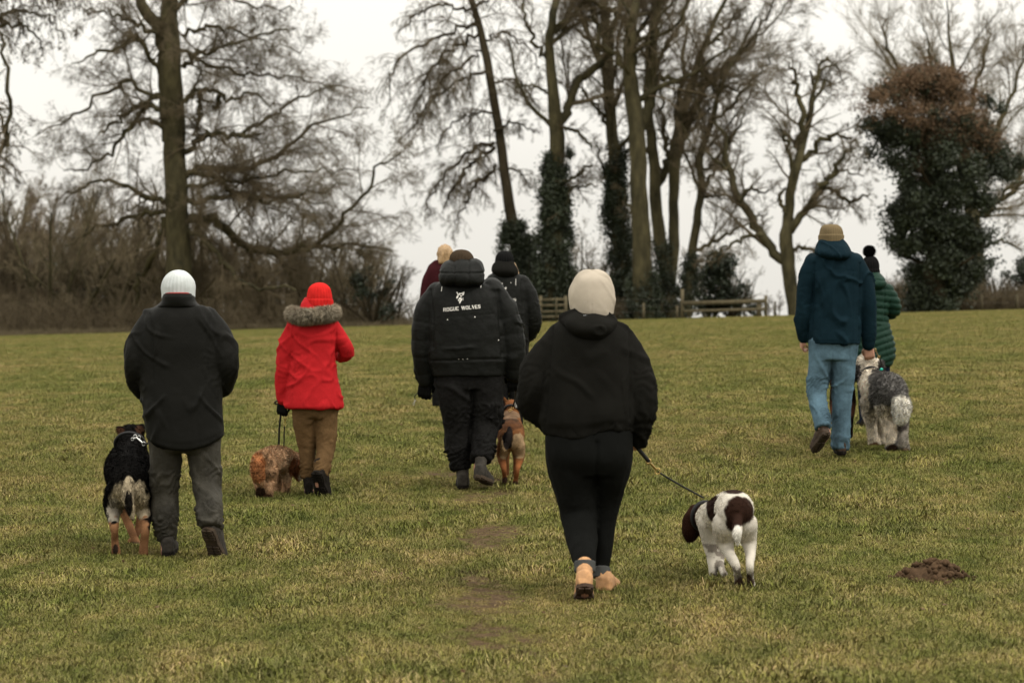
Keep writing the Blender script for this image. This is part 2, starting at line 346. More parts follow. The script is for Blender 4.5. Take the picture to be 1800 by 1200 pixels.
near = np.clip((60 - y) / 40, 0, 1); p = np.column_stack([x, y, 0*x]); z = gz(x, y) + near * (.018 * fbm(p * 1.1, 3) + .006 * fbm(p * 7, 2)) - near * .012 * worn(x, y)
me = bpy.data.meshes.new('grass'); me.vertices.add(len(x)); me.vertices.foreach_set('co', np.column_stack([x, y, z]).astype(np.float32).ravel())
rt = me.attributes.new('rot', 'FLOAT_VECTOR', 'POINT'); rt.data.foreach_set('vector', np.column_stack([RNG.normal(0, .08, len(x)), RNG.normal(0, .08, len(x)), RNG.uniform(0, 6.28, len(x))]).astype(np.float32).ravel())
s_ = (.75 + .35 * fbm(p * .9 + 9, 2) + RNG.uniform(-.2, .35, len(x))) * np.interp(y, [8, 34, 60, 110], [1, 1.3, 1.4, 1.3]) * (1 - .55 * w) * np.where((RNG.random(len(x)) < .35) & (fbm(p * 1.7 + 50, 2) > .30), 1.7, 1)
sa = me.attributes.new('scl', 'FLOAT', 'POINT'); sa.data.foreach_set('value', np.clip(s_, .35, 2).astype(np.float32)); me.update()
go = link(bpy.data.objects.new('grass', me)); tag(go, 'short tufty winter grass with straw coloured blades covering the meadow', 'grass', kind='stuff'); me.materials.append(grm)
ng = bpy.data.node_groups.new('grass_scatter', 'GeometryNodeTree'); ng.interface.new_socket('Geometry', in_out='INPUT', socket_type='NodeSocketGeometry'); ng.interface.new_socket('Geometry', in_out='OUTPUT', socket_type='NodeSocketGeometry')
gi = ng.nodes.new('NodeGroupInput'); gout = ng.nodes.new('NodeGroupOutput'); iop = ng.nodes.new('GeometryNodeInstanceOnPoints'); ci = ng.nodes.new('GeometryNodeCollectionInfo')
ci.inputs['Collection'].default_value = gcol; ci.inputs['Separate Children'].default_value = True; ci.inputs['Reset Children'].default_value = True
a1 = ng.nodes.new('GeometryNodeInputNamedAttribute'); a1.data_type = 'FLOAT_VECTOR'; a1.inputs['Name'].default_value = 'rot'
a2 = ng.nodes.new('GeometryNodeInputNamedAttribute'); a2.data_type = 'FLOAT'; a2.inputs['Name'].default_value = 'scl'
ng.links.new(gi.outputs[0], iop.inputs['Points']); ng.links.new(ci.outputs[0], iop.inputs['Instance']); iop.inputs['Pick Instance'].default_value = True
ng.links.new(a1.outputs[0], iop.inputs['Rotation']); ng.links.new(a2.outputs[0], iop.inputs['Scale']); ng.links.new(iop.outputs[0], gout.inputs[0])
md = go.modifiers.new('scatter', 'NODES'); md.node_group = ng

# molehill
mD = hitD(1640, 1018); mxx = (1640 - 900) / F * mD
r_, a_ = np.meshgrid(np.linspace(0, 1, 26), np.linspace(0, 2*np.pi, 64, endpoint=False), indexing='ij')
vx = mxx + .20 * r_ * np.cos(a_) * (1 + .12 * np.sin(3*a_)); vy = mD + .2 * r_ * np.sin(a_) * 1.3
pp = np.column_stack([vx.ravel(), vy.ravel(), 0 * vx.ravel()])
vz = gz(vx, vy).ravel() + .105 * (1 - r_.ravel() ** 2) ** 1.2 - .02 + (1 - r_.ravel()) * .0 + .034 * fbm(pp * 24, 3) * (1 - r_.ravel() * .4) + .012 * ridged(pp * 60, 1) * (1 - r_.ravel() * .5)
V = np.column_stack([vx.ravel(), vy.ravel(), vz]); K, S = r_.shape; idx = np.arange(K * S).reshape(K, S); nxx = np.roll(idx, -1, 1)
cl = Blob(); rc = np.random.default_rng(8)
for _ in range(150):
    a0, q0 = rc.uniform(0, 2*np.pi), rc.uniform(0, 1.25) ** .8; cx_, cy_ = mxx + .2 * q0 * np.cos(a0), mD + .26 * q0 * np.sin(a0); cz_ = float(gz(cx_, cy_)) + .095 * max(0, 1 - q0 ** 2) ** 1.2 + .004
    cl.ell((cx_, cy_, cz_), rc.uniform(.006, .020) * rc.uniform(.6, 1.3, 3), S=7)
cV, cF = cl.out()
soilm = mat('dug_soil', (.060, .037, .021), 1, bump=.8, bscale=90, var=.4, vscale=22, spec=.05)
mF = np.stack([idx[:-1], nxx[:-1], nxx[1:], idx[1:]], -1).reshape(-1, 4)
tag(mk('molehill', np.vstack([V, cV]), [tuple(f) for f in mF.tolist()] + [tuple(i + len(V) for i in f) for f in cF], soilm, origin=(mxx, mD, float(gz(mxx, mD)))), 'low mound of crumbly brown soil in the grass right of the spaniel', 'molehill')

# ================================================================ TREES
bark = mat('bark', (.064, .055, .029), .95, bump=1, bscale=9, var=.35, vscale=2.2, c2=(.026, .024, .014), spec=.1, stretch=(1, 1, .35), bump2=.8, b2scale=3)
bark2 = mat('dark_bark', (.048, .038, .023), .95, bump=1, bscale=9, var=.3, vscale=2.2, spec=.1, stretch=(1, 1, .35))
twigm = mat('twigs', (.105, .083, .052), .9, spec=.1, var=.25, vscale=.5)
twigb = mat('pale_twigs', (.155, .126, .080), .95, spec=.1, var=.3, vscale=.4)
twigr = mat('russet_twigs', (.120, .086, .055), .95, spec=.1, var=.3, vscale=.4)
ivym = mat('ivy_leaves', (.024, .032, .016), .6, spec=.35, var=.45, vscale=.9)
deadm = mat('dead_russet_leaves', (.130, .086, .054), .95, spec=.05, var=.4, vscale=1.2)
evm = mat('evergreen_leaves', (.022, .030, .016), .6, spec=.3, var=.4, vscale=1)
def grow(start, dirn, Ln, r0, r1, K, wig, trop, rng):
    Nn = len(start); P = np.zeros((Nn, K, 3)); P[:, 0] = start; d = dirn.copy(); st = (Ln / (K - 1))[:, None]
    for k in range(1, K):
        d = nrmz(d + wig * rng.normal(size=(Nn, 3)) + np.asarray(trop) / K); P[:, k] = P[:, k-1] + d * st
    t = np.linspace(0, 1, K)[None]; return P, r0[:, None] * (1 - t) + r1[:, None] * t
def spawn(P, rad, n_, tl, th, ang, asd, lf, rf, K, wig, trop, rng, rmin=.006, lmin=.15, flat=None, decay=.5):
    Nn, Kp = P.shape[:2]; LL = np.linalg.norm(np.diff(P, axis=1), axis=2).sum(1); i = np.sort(rng.choice(Nn, Nn * n_, p=LL ** .55 / (LL ** .55).sum())); t = rng.uniform(tl, th, len(i)); u = t * (Kp - 1); k = np.minimum(u.astype(int), Kp - 2); f = (u - k)[:, None]
    pos = P[i, k] * (1 - f) + P[i, k+1] * f; tan = nrmz(P[i, k+1] - P[i, k]); r = rad[i, k] * (1 - f[:, 0]) + rad[i, k+1] * f[:, 0]
    Lp = np.linalg.norm(np.diff(P, axis=1), axis=2).sum(1)[i]; Lc = np.maximum(Lp * lf * (1 - decay * t) * rng.uniform(.55, 1.25, len(i)), lmin)
    v = rng.normal(size=(len(i), 3))
    if flat is not None: v = v * np.asarray(flat)
    v = nrmz(v - tan * (v * tan).sum(1, keepdims=True)); a = R(ang) + R(asd) * rng.normal(size=len(i))
    d = np.cos(a)[:, None] * tan + np.sin(a)[:, None] * v; rc = np.maximum(r * rf * rng.uniform(.7, 1.1, len(i)), rmin)
    return grow(pos, nrmz(d), Lc, rc, np.maximum(rc * .3, rmin * .7), K, wig, trop, rng)
def limbs(v, lst, rng, K=22, wander=1.6, dyl=None, jit=.10):
    P, Rr = [], []
    for q, pl in enumerate(lst):
        A = np.array([(a, b, c) for a, b, c in pl], float); L_ = np.hypot(*np.diff(A[:, :2], axis=0).T).sum() * v.m
        s = rng.uniform(-.55, .55) * L_ if dyl is None else dyl
        k = len(A); dy = s * (np.linspace(0, 1, k) ** 1.2) + rng.normal(0, .02 * L_ + .01, k) * np.linspace(0, 1, k)
        pts = np.column_stack([np.array([v(a[0], a[1], d) for a, d in zip(A, dy)]), A[:, 2] * v.m]); C = catmull(pts, K)
        C[1:-1, :3] += jit * rng.normal(size=(K-2, 3)) * np.minimum(1, L_ / 4); P.append(C[:, :3]); Rr.append(np.maximum(C[:, 3], .012))
    return np.array(P), np.array(Rr)
def tree(name, label, v, base, trunk, lim, lv, rng, tm=None, cm=None, group=None, cat='tree', extra=0, ivy=None, wander=0, exang=55, extrop=(0, 0, .8), exl=.35, ext=(.35, 1), keep=None):
    """trunk: polylines (px,py,r); lim: polylines; lv: list of spawn args for the crown"""
    tm = tm or bark; cm = cm or twigm
    b = v(*base); root = thing(name, label, cat, (b[0], b[1], float(gz(b[0], b[1]))), group)
    TP, TR = limbs(v, trunk, rng, K=26, dyl=wander, jit=.03); parts = [tubes_np(TP, TR, 14)]
    LP, LR = limbs(v, lim, rng) if lim else (np.zeros((0, 22, 3)), np.zeros((0, 22)))
    if extra:
        EP, ER = spawn(TP[:, :], TR, extra, ext[0], ext[1], exang, 12, exl, .42, 22, .11, extrop, rng, decay=.55)
        LP = np.concatenate([LP, EP]); LR = np.concatenate([LR, ER])
    parts.append(tubes_np(LP, LR, 7)); V, Fc = merge(parts)
    n3 = nrmz(V - V.mean(0)); V = V + .02 * np.column_stack([vnoise(V * 2.1), vnoise(V * 2.1 + 7), 0 * V[:, 0]])
    to = mk('trunk', V, Fc, tm, root); cr = []; P, Rr = LP, LR
    for a in lv:
        P, Rr = spawn(P, Rr, *a, rng); cr.append(tubes_np(P, Rr, 4 if len(cr) == 0 else 3))
    if cr:
        V, Fc = merge(cr); mk('crown', V, Fc, cm, root, smooth=False)
    return root, TP, TR, LP, P
def leaves(C, size, rng, flat=.25):
    """C leaf centres -> little kite shaped leaf faces"""
    n_ = len(C); a = nrmz(rng.normal(size=(n_, 3))); b = nrmz(np.cross(a, rng.normal(size=(n_, 3)))); s = (size * rng.uniform(.6, 1.4, n_))[:, None]
    V = np.stack([C - a * s, C + b * s * .7 - a * s * .1, C + a * s, C - b * s * .7 - a * s * .1], 1).reshape(-1, 3); return V, np.arange(n_ * 4).reshape(-1, 4)
def ivy_on(root, TP, TR, t0, t1, thick, n_, rng, size=.062, m=None, name='ivy'):
    """clumps of ivy leaves wrapped round a trunk between heights z0..z1"""
    K = len(TP); zt = TP[:, 2]; nc = n_ // 60; per = 100; zc = rng.uniform(t0, t1, nc)
    c = np.column_stack([np.interp(zc, zt, TP[:, 0]), np.interp(zc, zt, TP[:, 1]), zc]); r = np.interp(zc, zt, TR)
    s = (zc - t0) / (t1 - t0); a = rng.uniform(0, 2*np.pi, nc); th = thick * (1.2 - .8 * s) * np.clip(.75 + 2.4 * fbm(np.column_stack([zc * .8, np.cos(a) * 1.3, np.sin(a) * 1.3]) + n_ % 97, 2), .0, 1.9); rr = r + th * rng.uniform(.1, 1, nc) ** .7
    c = c + np.column_stack([np.cos(a) * rr, np.sin(a) * rr, 0 * a]); kp = (fbm(c * np.array([1.3, 1.3, .9]) + n_ % 31, 2) > -.12 - .25 * (1 - s)); c = c[kp]; nc = len(c)
    L_ = np.repeat(c, per, 0) + rng.normal(size=(nc * per, 3)) * np.array([.15, .15, .19]) * rng.uniform(.5, 1.6, (nc, 1)).repeat(per, 0); V, Fc = leaves(L_, size, rng)
    return mk(name, V, Fc, m or ivym, root, smooth=False)

r = np.random.default_rng(3)
v = PV(118)
beech_limbs = [
 [(325,388,9),(355,384,9),(385,396,8.5),(430,430,7.5),(480,446,6.5),(520,440,5),(565,431,4),(620,432,3),(690,440,1.5)],
 [(500,444,4.5),(560,425,4),(600,385,3.5),(640,340,3),(670,290,2),(705,270,1)],
 [(322,312,7),(345,298,6.5),(372,294,6),(410,300,5.5),(455,290,5),(500,258,4),(540,230,3),(600,205,2),(650,190,1)],
 [(324,268,6),(348,248,5.5),(368,236,5),(395,240,4.5),(430,240,4.5),(460,236,2)],
 [(420,238,4),(455,220,3.5),(490,196,3),(540,170,2.2),(600,150,1)],
 [(324,180,5.5),(340,162,5),(370,158,4),(400,176,3.5),(440,168,2.5),(500,185,1)],
 [(352,165,5),(350,200,4),(345,230,3)],
 [(385,170,5),(380,190,4),(372,185,2)],
 [(322,120,4.5),(350,98,4),(400,82,3),(460,60,2),(520,50,1)],
 [(320,62,4),(360,52,3.5),(400,48,3),(470,78,1.5),(530,90,1)],
 [(326,350,5),(370,352,4.5),(420,338,4),(480,346,3),(540,340,2),(610,322,1)],
 [(324,305,5),(370,306,5),(410,335,4),(460,352,3),(520,350,2),(580,360,1)],
 [(285,172,4.5),(250,160,4),(220,142,4),(180,168,3),(140,195,2.5),(100,218,1.5),(60,240,1)],
 [(284,168,4.5),(250,182,4),(222,200,3.5),(195,222,3),(170,236,1)],
 [(284,192,5),(255,185,4.5),(235,215,4),(212,245,3.5),(185,275,3),(150,295,2),(112,300,1)],
 [(282,130,5),(262,100,4.5),(240,66,4),(208,86,3.5),(168,96,2.5),(125,112,1)],
 [(288,224,4),(262,212,3.5),(235,216,2.5),(215,240,1.5)],
 [(288,356,5.5),(250,345,5),(220,325,4),(180,318,3),(140,332,2),(100,348,1)],
 [(288,372,5),(250,376,4.5),(200,388,3.5),(160,405,2),(110,440,1)],
 [(286,62,4.5),(240,42,4),(200,26,3),(150,20,1.5)],
 [(288,380,7),(280,420,6),(262,460,5),(240,500,4),(235,540,3)],
 [(300,20,5),(340,-10,4),(380,-15,3),(450,10,2),(520,20,1)],
 [(296,-20,5),(260,-60,4),(200,-80,3)], [(300,-60,5),(350,-110,4),(420,-130,2)],
 [(326,400,6),(370,430,5),(400,470,4),(440,500,3),(520,510,1.5)],
 [(326,330,4),(380,322,3.5),(450,312,3),(530,300,2),(630,300,1)],
 [(320,90,4),(380,120,3),(450,130,2.5),(530,135,1.5),(600,170,1)],
]
H = [(18, .05, 1, 50, 14, .44, .42, 9, .13, (0, 0, -.1)), (9, .1, 1, 45, 16, .5, .5, 6, .14, (0, 0, -.35)), (7, .1, 1, 42, 18, .55, .55, 5, .15, (0, 0, -.45)), (3, .1, 1, 40, 18, .6, .6, 3, .15, (0, 0, -.4))]
tree('beech_tree', 'huge bare beech with a massive straight trunk and drooping limbs behind the white beanie man', v, (318, 590),
     [[(318,592,30),(316,520,25),(314,450,22.5),(311,380,20.5),(308,300,20),(305,200,18.5),(301,100,17),(298,20,15),(298,-80,12),(300,-220,7)],
      [(292,250,8),(288,150,10),(284,60,12),(262,30,11),(240,-10,9),(220,-60,6)]], beech_limbs, H, r, wander=.4)

UP = [(11, .1, 1, 42, 14, .46, .40, 9, .11, (0, 0, .3)), (9, .1, 1, 42, 15, .5, .5, 6, .13, (0, 0, .15)), (7, .1, 1, 42, 16, .52, .6, 4, .15, (0, 0, .1))]
# leaning larch
v = PV(125)
DR = [(34, .05, 1, 55, 20, .34, .4, 8, .08, (0, 0, -1.3)), (10, .1, 1, 45, 18, .36, .6, 5, .12, (0, 0, -1.1)), (5, .1, 1, 45, 18, .5, .6, 3, .12, (0, 0, -.7))]
larch_l = [[(838,44,3.5),(800,52,3),(752,72,2.5),(715,98,2),(690,135,1.5),(680,190,1)], [(842,60,3),(800,86,3),(765,112,2.5),(742,155,2),(715,215,1)],
 [(848,90,3),(810,115,2.5),(780,140,2),(750,190,1.5),(735,240,1)], [(855,125,3),(815,140,2.5),(775,165,2),(742,200,1.5),(700,250,1)],
 [(868,250,3.5),(835,262,3),(800,290,2.5),(770,325,2),(745,372,1)], [(870,258,3.5),(835,285,3),(805,320,2.5),(785,350,1)], [(872,290,3),(845,318,2.5),(820,350,2),(800,395,1)],
 [(832,20,3),(790,10,2.5),(740,20,2),(700,60,1)], [(850,70,2.5),(880,60,2),(920,75,1.5),(950,120,1)], [(862,150,2.5),(900,140,2),(930,160,1.5),(948,200,1)],
 [(866,200,2.5),(830,200,2),(790,225,1.5),(765,262,1)], [(876,300,2.5),(910,300,2),(935,330,1)], [(838,10,3),(880,-10,2),(930,0,1)], [(868,230,3),(905,215,2),(940,235,1)]]
lo, TP, TR, _, _ = tree('larch_tree', 'slender bare conifer leaning left with long drooping branches behind the printed jackets', v, (925, 560), [[(928,562,14),(915,470,12),(904,410,10.5),(888,320,9),(874,210,8),(858,120,7.5),(840,35,6),(822,-20,5),(800,-100,3)]], larch_l, DR, r, tm=bark2)
ivy_on(lo, TP[0][::-1][::-1], TR[0], float(gz(1, 125)), float(v(0, 395)[2]), .55, 14000, r)
def zof(v, py): return float(v(900, py)[2])
def ivyt(name, label, D, base, trunk, lim, it, ib, thick, nl, extra=10, lv=UP, **k):
    v = PV(D); ro, TP, TR, LP, P = tree(name, label, v, base, trunk, lim, lv, r, extra=extra, **k)
    if nl:
        o = np.argsort(TP[0][:, 2]); ivy_on(ro, TP[0][o], TR[0][o], zof(v, ib), zof(v, it), thick, nl, r)
    return ro
ivyt('ivy_clad_tree', 'forked bare tree with thick ivy up its lower trunk beside the larch', 122, (975, 556),
     [[(975,558,20),(976,430,16),(978,320,14),(980,230,13),(972,160,10),(966,90,8),(972,30,7),(990,-50,5),(1000,-130,3)]],
     [[(980,225,9),(1000,180,8),(1020,140,7.5),(1045,118,7),(1065,98,6),(1080,60,4),(1090,0,3)], [(972,120,4),(945,80,3.5),(925,40,3),(920,0,2)], [(975,60,4),(1000,20,3),(1010,-20,2)],
      [(982,330,3),(1010,310,3),(1042,290,2)], [(985,220,3.5),(1015,235,3),(1040,260,2)], [(968,170,3),(940,150,2.5),(905,155,1.5)], [(978,380,3),(1010,330,2.5),(1050,325,1)]], 262, 556, .46, 24000)
ivyt('ivy_clad_tree', 'straight slim tree wrapped in dark ivy just left of the broad dividing trunk', 128, (1095, 556),
     [[(1096,556,17),(1092,460,14),(1086,380,12.5),(1080,280,11),(1074,200,10),(1070,110,9),(1062,30,8),(1058,-60,6),(1050,-160,3)]],
     [[(1070,120,5),(1040,70,4),(1020,20,3),(1010,-30,2)], [(1078,240,4),(1055,200,3),(1035,170,2),(1020,150,1)], [(1066,60,5),(1090,20,4),(1100,-30,3)], [(1082,330,3),(1060,300,2.5),(1050,250,1.5)], [(1084,300,3),(1105,260,2.5),(1112,230,1)]], 250, 556, .34, 19000)
ivyt('broad_bare_tree', 'tall thick bare trunk dividing high up, right of the cream hood', 120, (1130, 556),
     [[(1132,558,20),(1128,450,17),(1124,350,15.5),(1120,240,14.5),(1112,170,14),(1104,110,11),(1110,50,9),(1122,-20,7),(1125,-120,4)], [(1122,235,9),(1140,190,9),(1150,140,8),(1148,70,7),(1160,0,6),(1170,-90,3)]],
     [[(1108,130,7),(1085,100,6),(1060,70,5),(1040,20,4),(1020,-40,2)], [(1114,60,5),(1090,30,4),(1060,10,3),(1010,-10,2)], [(1148,120,5),(1175,80,4),(1200,30,3),(1215,-30,2)], [(1150,135,5),(1190,140,4.5),(1240,150,3.5),(1290,155,2.5),(1340,150,1)],
      [(1120,70,4),(1140,30,3),(1180,-20,2)], [(1125,400,3),(1105,360,2.5),(1095,330,1)]], 470, 556, .22, 3000, extra=11)
ivyt('bare_tree', 'bare tree forking low into two upright stems beside the broad divided trunk', 124, (1175, 556),
     [[(1178,558,19),(1172,490,13),(1160,420,11),(1152,340,10.5),(1146,250,9),(1138,170,7.5),(1140,90,6),(1150,10,4.5),(1155,-80,3)], [(1176,500,12),(1186,430,9.5),(1184,350,9),(1186,290,10),(1198,240,9),(1206,180,8),(1228,110,6),(1250,50,4.5),(1285,-20,3)]],
     [[(1196,250,7),(1215,200,6),(1245,150,5),(1290,110,4),(1330,60,2.5),(1360,0,1.5)], [(1152,330,8),(1172,290,7),(1184,250,6),(1196,180,5),(1200,110,4),(1210,40,2)], [(1210,170,5),(1250,130,4),(1300,90,3),(1350,50,2),(1390,0,1)], [(1186,300,5),(1170,250,4),(1165,200,3),(1160,150,2)], [(1240,80,4),(1270,60,3),(1310,10,2)]], 420, 556, .2, 3500, extra=10)
ivyt('slender_bare_tree', 'slim bare tree curving up right from the wooden rails', 121, (1207, 556),
     [[(1204,556,13),(1210,500,9),(1218,440,8),(1226,380,7.5),(1234,330,7),(1230,290,6.5),(1242,240,6),(1256,200,5),(1268,150,4),(1300,90,3),(1330,30,2)]],
     [[(1222,440,4),(1245,432,3.5),(1275,415,3),(1305,398,2.5),(1330,385,1.5),(1350,375,1)], [(1236,300,3.5),(1262,280,3),(1290,240,2.5),(1310,200,1.5)], [(1236,330,4),(1256,300,3),(1280,260,2)], [(1250,215,3.5),(1290,180,3),(1330,130,2),(1370,80,1)], [(1262,170,3),(1240,120,2),(1230,60,1)], [(1230,350,3),(1252,345,2.5),(1280,350,1.5)]], 450, 556, .2, 2500, extra=12)
v = PV(117)
OK = [(10, .08, 1, 46, 14, .45, .45, 9, .14, (0, 0, .15)), (8, .1, 1, 45, 16, .5, .5, 6, .16, (0, 0, 0)), (6, .1, 1, 42, 18, .52, .6, 4, .16, (0, 0, 0)), (2, .1, 1, 42, 18, .6, .6, 3, .16, (0, 0, 0))]
tree('spreading_bare_tree', 'open bare tree with wide crooked boughs left of the navy jacket man', v, (1397, 552),
     [[(1400,553,15),(1392,510,12.5),(1386,470,12),(1382,420,12),(1384,380,9.5),(1392,330,8.5),(1402,290,8),(1416,240,6.5),(1426,190,5),(1430,150,3.5),(1424,125,2)]],
     [[(1384,462,9),(1362,436,8.5),(1340,415,8),(1318,385,7.5),(1298,350,7),(1284,310,6.5),(1276,270,5),(1268,235,4),(1258,210,2)], [(1390,405,8),(1410,375,7),(1432,350,6.5),(1450,325,5.5),(1468,300,4.5),(1486,270,3),(1500,260,1.5)],
      [(1404,285,6),(1428,265,5),(1448,244,4.5),(1475,238,3.5),(1500,245,2.5),(1525,262,1)], [(1402,290,7),(1406,250,6),(1410,200,5.5),(1402,160,4.5),(1396,135,3),(1388,110,1.5)], [(1386,440,4),(1410,436,3.5),(1440,440,3),(1470,436,1.5)],
      [(1448,330,4),(1480,345,3.5),(1500,355,3),(1530,340,1.5)], [(1392,330,5),(1390,290,4),(1385,250,3.5),(1375,232,2),(1360,222,1)], [(1384,376,4),(1370,350,3.5),(1380,330,2)], [(1300,355,3.5),(1320,330,3),(1340,340,2),(1365,325,1)], [(1284,300,3),(1262,285,2.5),(1235,262,1)],
      [(1340,415,4),(1300,420,3),(1270,440,2),(1230,450,1)], [(1424,180,3),(1445,160,3),(1450,140,2.5),(1470,150,1)], [(1440,345,3),(1470,300,2.5),(1520,310,1)], [(1430,140,3),(1450,120,2.5),(1470,115,2),(1480,140,1)], [(1428,170,3),(1440,120,2.5),(1455,105,2),(1465,130,1)]], OK, r)
v = PV(138)
tree('fan_topped_bare_tree', 'pale bare tree with an upswept fan of branches behind the ivy smothered one', v, (1725, 548),
     [[(1720,550,16),(1715,450,14),(1705,340,12),(1690,250,10),(1680,180,7),(1674,110,4),(1668,50,2),(1664,0,1)]],
     [[(1700,330,6),(1740,260,5),(1770,190,4),(1790,130,2.5),(1800,80,1.5)], [(1692,270,6),(1640,200,5),(1590,140,4),(1560,80,2.5),(1550,30,1)], [(1690,240,5),(1710,170,4),(1730,100,3),(1740,50,1.5)], [(1710,400,6),(1750,360,5),(1800,320,4),(1850,300,2)],
      [(1712,380,4),(1770,340,3),(1820,260,2),(1840,200,1)], [(1684,210,4),(1650,140,3),(1630,80,2),(1620,30,1)], [(1700,340,4),(1660,260,3),(1600,220,2),(1570,170,1)], [(1714,440,3),(1760,425,2.5),(1800,440,1)]],
     [(14, .08, 1, 34, 12, .5, .42, 9, .08, (0, 0, .5)), (10, .1, 1, 34, 14, .52, .5, 6, .11, (0, 0, .3)), (9, .1, 1, 36, 15, .55, .6, 4, .13, (0, 0, .1))], r, cm=twigb, extra=12)
# the ivy smothered tree: clumps of evergreen leaves through a volume
v = PV(119); b = v(1645, 548)
root = thing('ivy_smothered_tree', 'tree smothered in dark ivy with a rusty brown top right of the bobble hat woman', 'tree', (b[0], b[1], float(gz(b[0], b[1]))))
TP, TR = limbs(v, [[(1645,550,22),(1645,450,19),(1642,350,16),(1640,240,12),(1635,150,7)], [(1668,548,6),(1690,500,5),(1702,475,4),(1712,460,2)]], r, K=20, dyl=0)
LP, LR = spawn(TP[:1], TR[:1], 46, .15, .95, 62, 14, .26, .35, 8, .12, (0, 0, .25), r)
V, Fc = merge([tubes_np(TP, TR, 12), tubes_np(LP, LR, 6)]); mk('trunk', V, Fc, bark2, root)
prof = np.array([(128,1612,1658),(150,1572,1690),(178,1505,1740),(205,1512,1752),(230,1548,1735),(262,1535,1755),(300,1560,1786),(330,1592,1776),(352,1558,1748),(385,1578,1716),(410,1556,1732),(440,1592,1710),(480,1602,1712),(515,1612,1694),(548,1602,1698)], float)
def vol_leaves(v, prof, nc, per, rng, cy, size, sg, yr=None, edge=.55):
    py = rng.uniform(prof[0, 0] if yr is None else yr[0], prof[-1, 0] if yr is None else yr[1], nc); xl = np.interp(py, prof[:, 0], prof[:, 1]); xr = np.interp(py, prof[:, 0], prof[:, 2])
    u = np.where(rng.random(nc) < .16, rng.uniform(-1.22, 1.22, nc), rng.uniform(-1, 1, nc)); cxp = (xl + xr) / 2; hw = (xr - xl) / 2; px = cxp + u * hw; dd = rng.uniform(-1, 1, nc) * np.sqrt(np.clip(1 - u ** 2, 0, 1)) * hw * v.m * .9
    c = np.array([v(a, b_, d) for a, b_, d in zip(px, py, dd)])
    kp = fbm(c * np.array([1.1, .6, 1.3]) + 31, 2) > -.15; c = c[kp]; nc = len(c)
    C = np.repeat(c, per, 0) + rng.normal(size=(nc * per, 3)) * sg * rng.uniform(.5, 1.35, (nc, 1)).repeat(per, 0); return leaves(C, size, rng)
V, Fc = vol_leaves(v, prof, 520, 240, r, 0, .075, np.array([.30, .30, .26]), (215, 548)); V2, F2 = vol_leaves(v, prof, 90, 170, r, 0, .075, np.array([.28, .28, .24]), (140, 240))
V, Fc = merge([(V, Fc), (V2, F2)]); mk('foliage', V, Fc, ivym, root, smooth=False)
P, Rr = spawn(TP[:1], TR[:1], 40, .60, .98, 62, 14, .30, .3, 8, .12, (0, 0, .3), r); P2, R2 = spawn(P, Rr, 14, .2, 1, 50, 18, .4, .5, 5, .15, (0, 0, -.3), r); P3, R3 = spawn(P2, R2, 9, .1, 1, 50, 20, .5, .5, 4, .2, (0, 0, -.8), r)
prof2 = np.array([(122,1600,1650),(148,1565,1690),(170,1492,1700),(200,1495,1712),(228,1610,1745),(262,1670,1735)], float)
V4, F4 = vol_leaves(v, prof2, 230, 150, r, 0, .050, np.array([.42, .42, .24])); V4[:, 1] -= .8
V, Fc = merge([tubes_np(P2, R2, 3), tubes_np(P3, R3, 3)]); mk('crown', V, Fc, twigr, root, smooth=False); mk('dead_foliage', V4, F4, deadm, root, smooth=False)['label'] = 'rusty brown dead growth'
# dark evergreen shrubs
def shrub(label, D, pr, nc, name='evergreen_shrub', grp=None):
    v = PV(D); pr = np.array(pr, float); cx = (pr[-1, 1] + pr[-1, 2]) / 2; b = v(cx, pr[-1, 0]); z0 = float(gz(b[0], b[1]))
    ro = thing(name, label, 'shrub', (b[0], b[1], z0), grp); V, Fc = vol_leaves(v, pr, nc, 90, r, 0, .09, np.array([.22, .22, .2])); V[:, 2] = np.maximum(V[:, 2], z0 - .1)
    mk('foliage', V, Fc, evm, ro, smooth=False)
    K = 14; st = np.repeat(np.array([[b[0], b[1], z0 - .2]]), K, 0); d = nrmz(np.array([0, 0, 1.]) + .35 * r.normal(size=(K, 3))); P, Rr = grow(st, d, np.full(K, (pr[-1, 0] - pr[0, 0]) * v.m * .9), np.full(K, .06), np.full(K, .02), 8, .1, (0, 0, .3), r)
    P2, R2 = spawn(P, Rr, 8, .2, 1, 45, 14, .4, .5, 5, .15, (0, 0, .1), r); V, Fc = merge([tubes_np(P, Rr, 6), tubes_np(P2, R2, 3)]); mk('stem', V, Fc, bark2, ro)
shrub('dark evergreen bush behind the wooden rails', 128, [(446,1255,1268),(465,1242,1290),(485,1238,1305),(505,1240,1325),(530,1238,1330),(550,1240,1330)], 95)
shrub('dark bushy shrub on the hedge line at the far right', 131, [(462,1740,1762),(490,1732,1775),(520,1735,1778),(548,1735,1778)], 45)
shrub('dark shrub cut off by the right edge of the photo', 131, [(455,1795,1815),(480,1788,1825),(520,1790,1830),(548,1790,1830)], 40)
shrub('dark twiggy ivy bush at the right end of the thicket', 127, [(432,635,665),(460,628,684),(490,624,690),(530,622,692),(575,622,692)], 24)
shrub('dark evergreen bush low in the wood left of the beech', 138, [(455,105,130),(475,90,150),(510,85,160),(545,80,165),(585,80,165)], 60)
shrub('ivy mound at the foot of the leaning larch', 126, [(415,925,945),(440,905,955),(480,900,960),(520,902,955),(560,902,955)], 55)

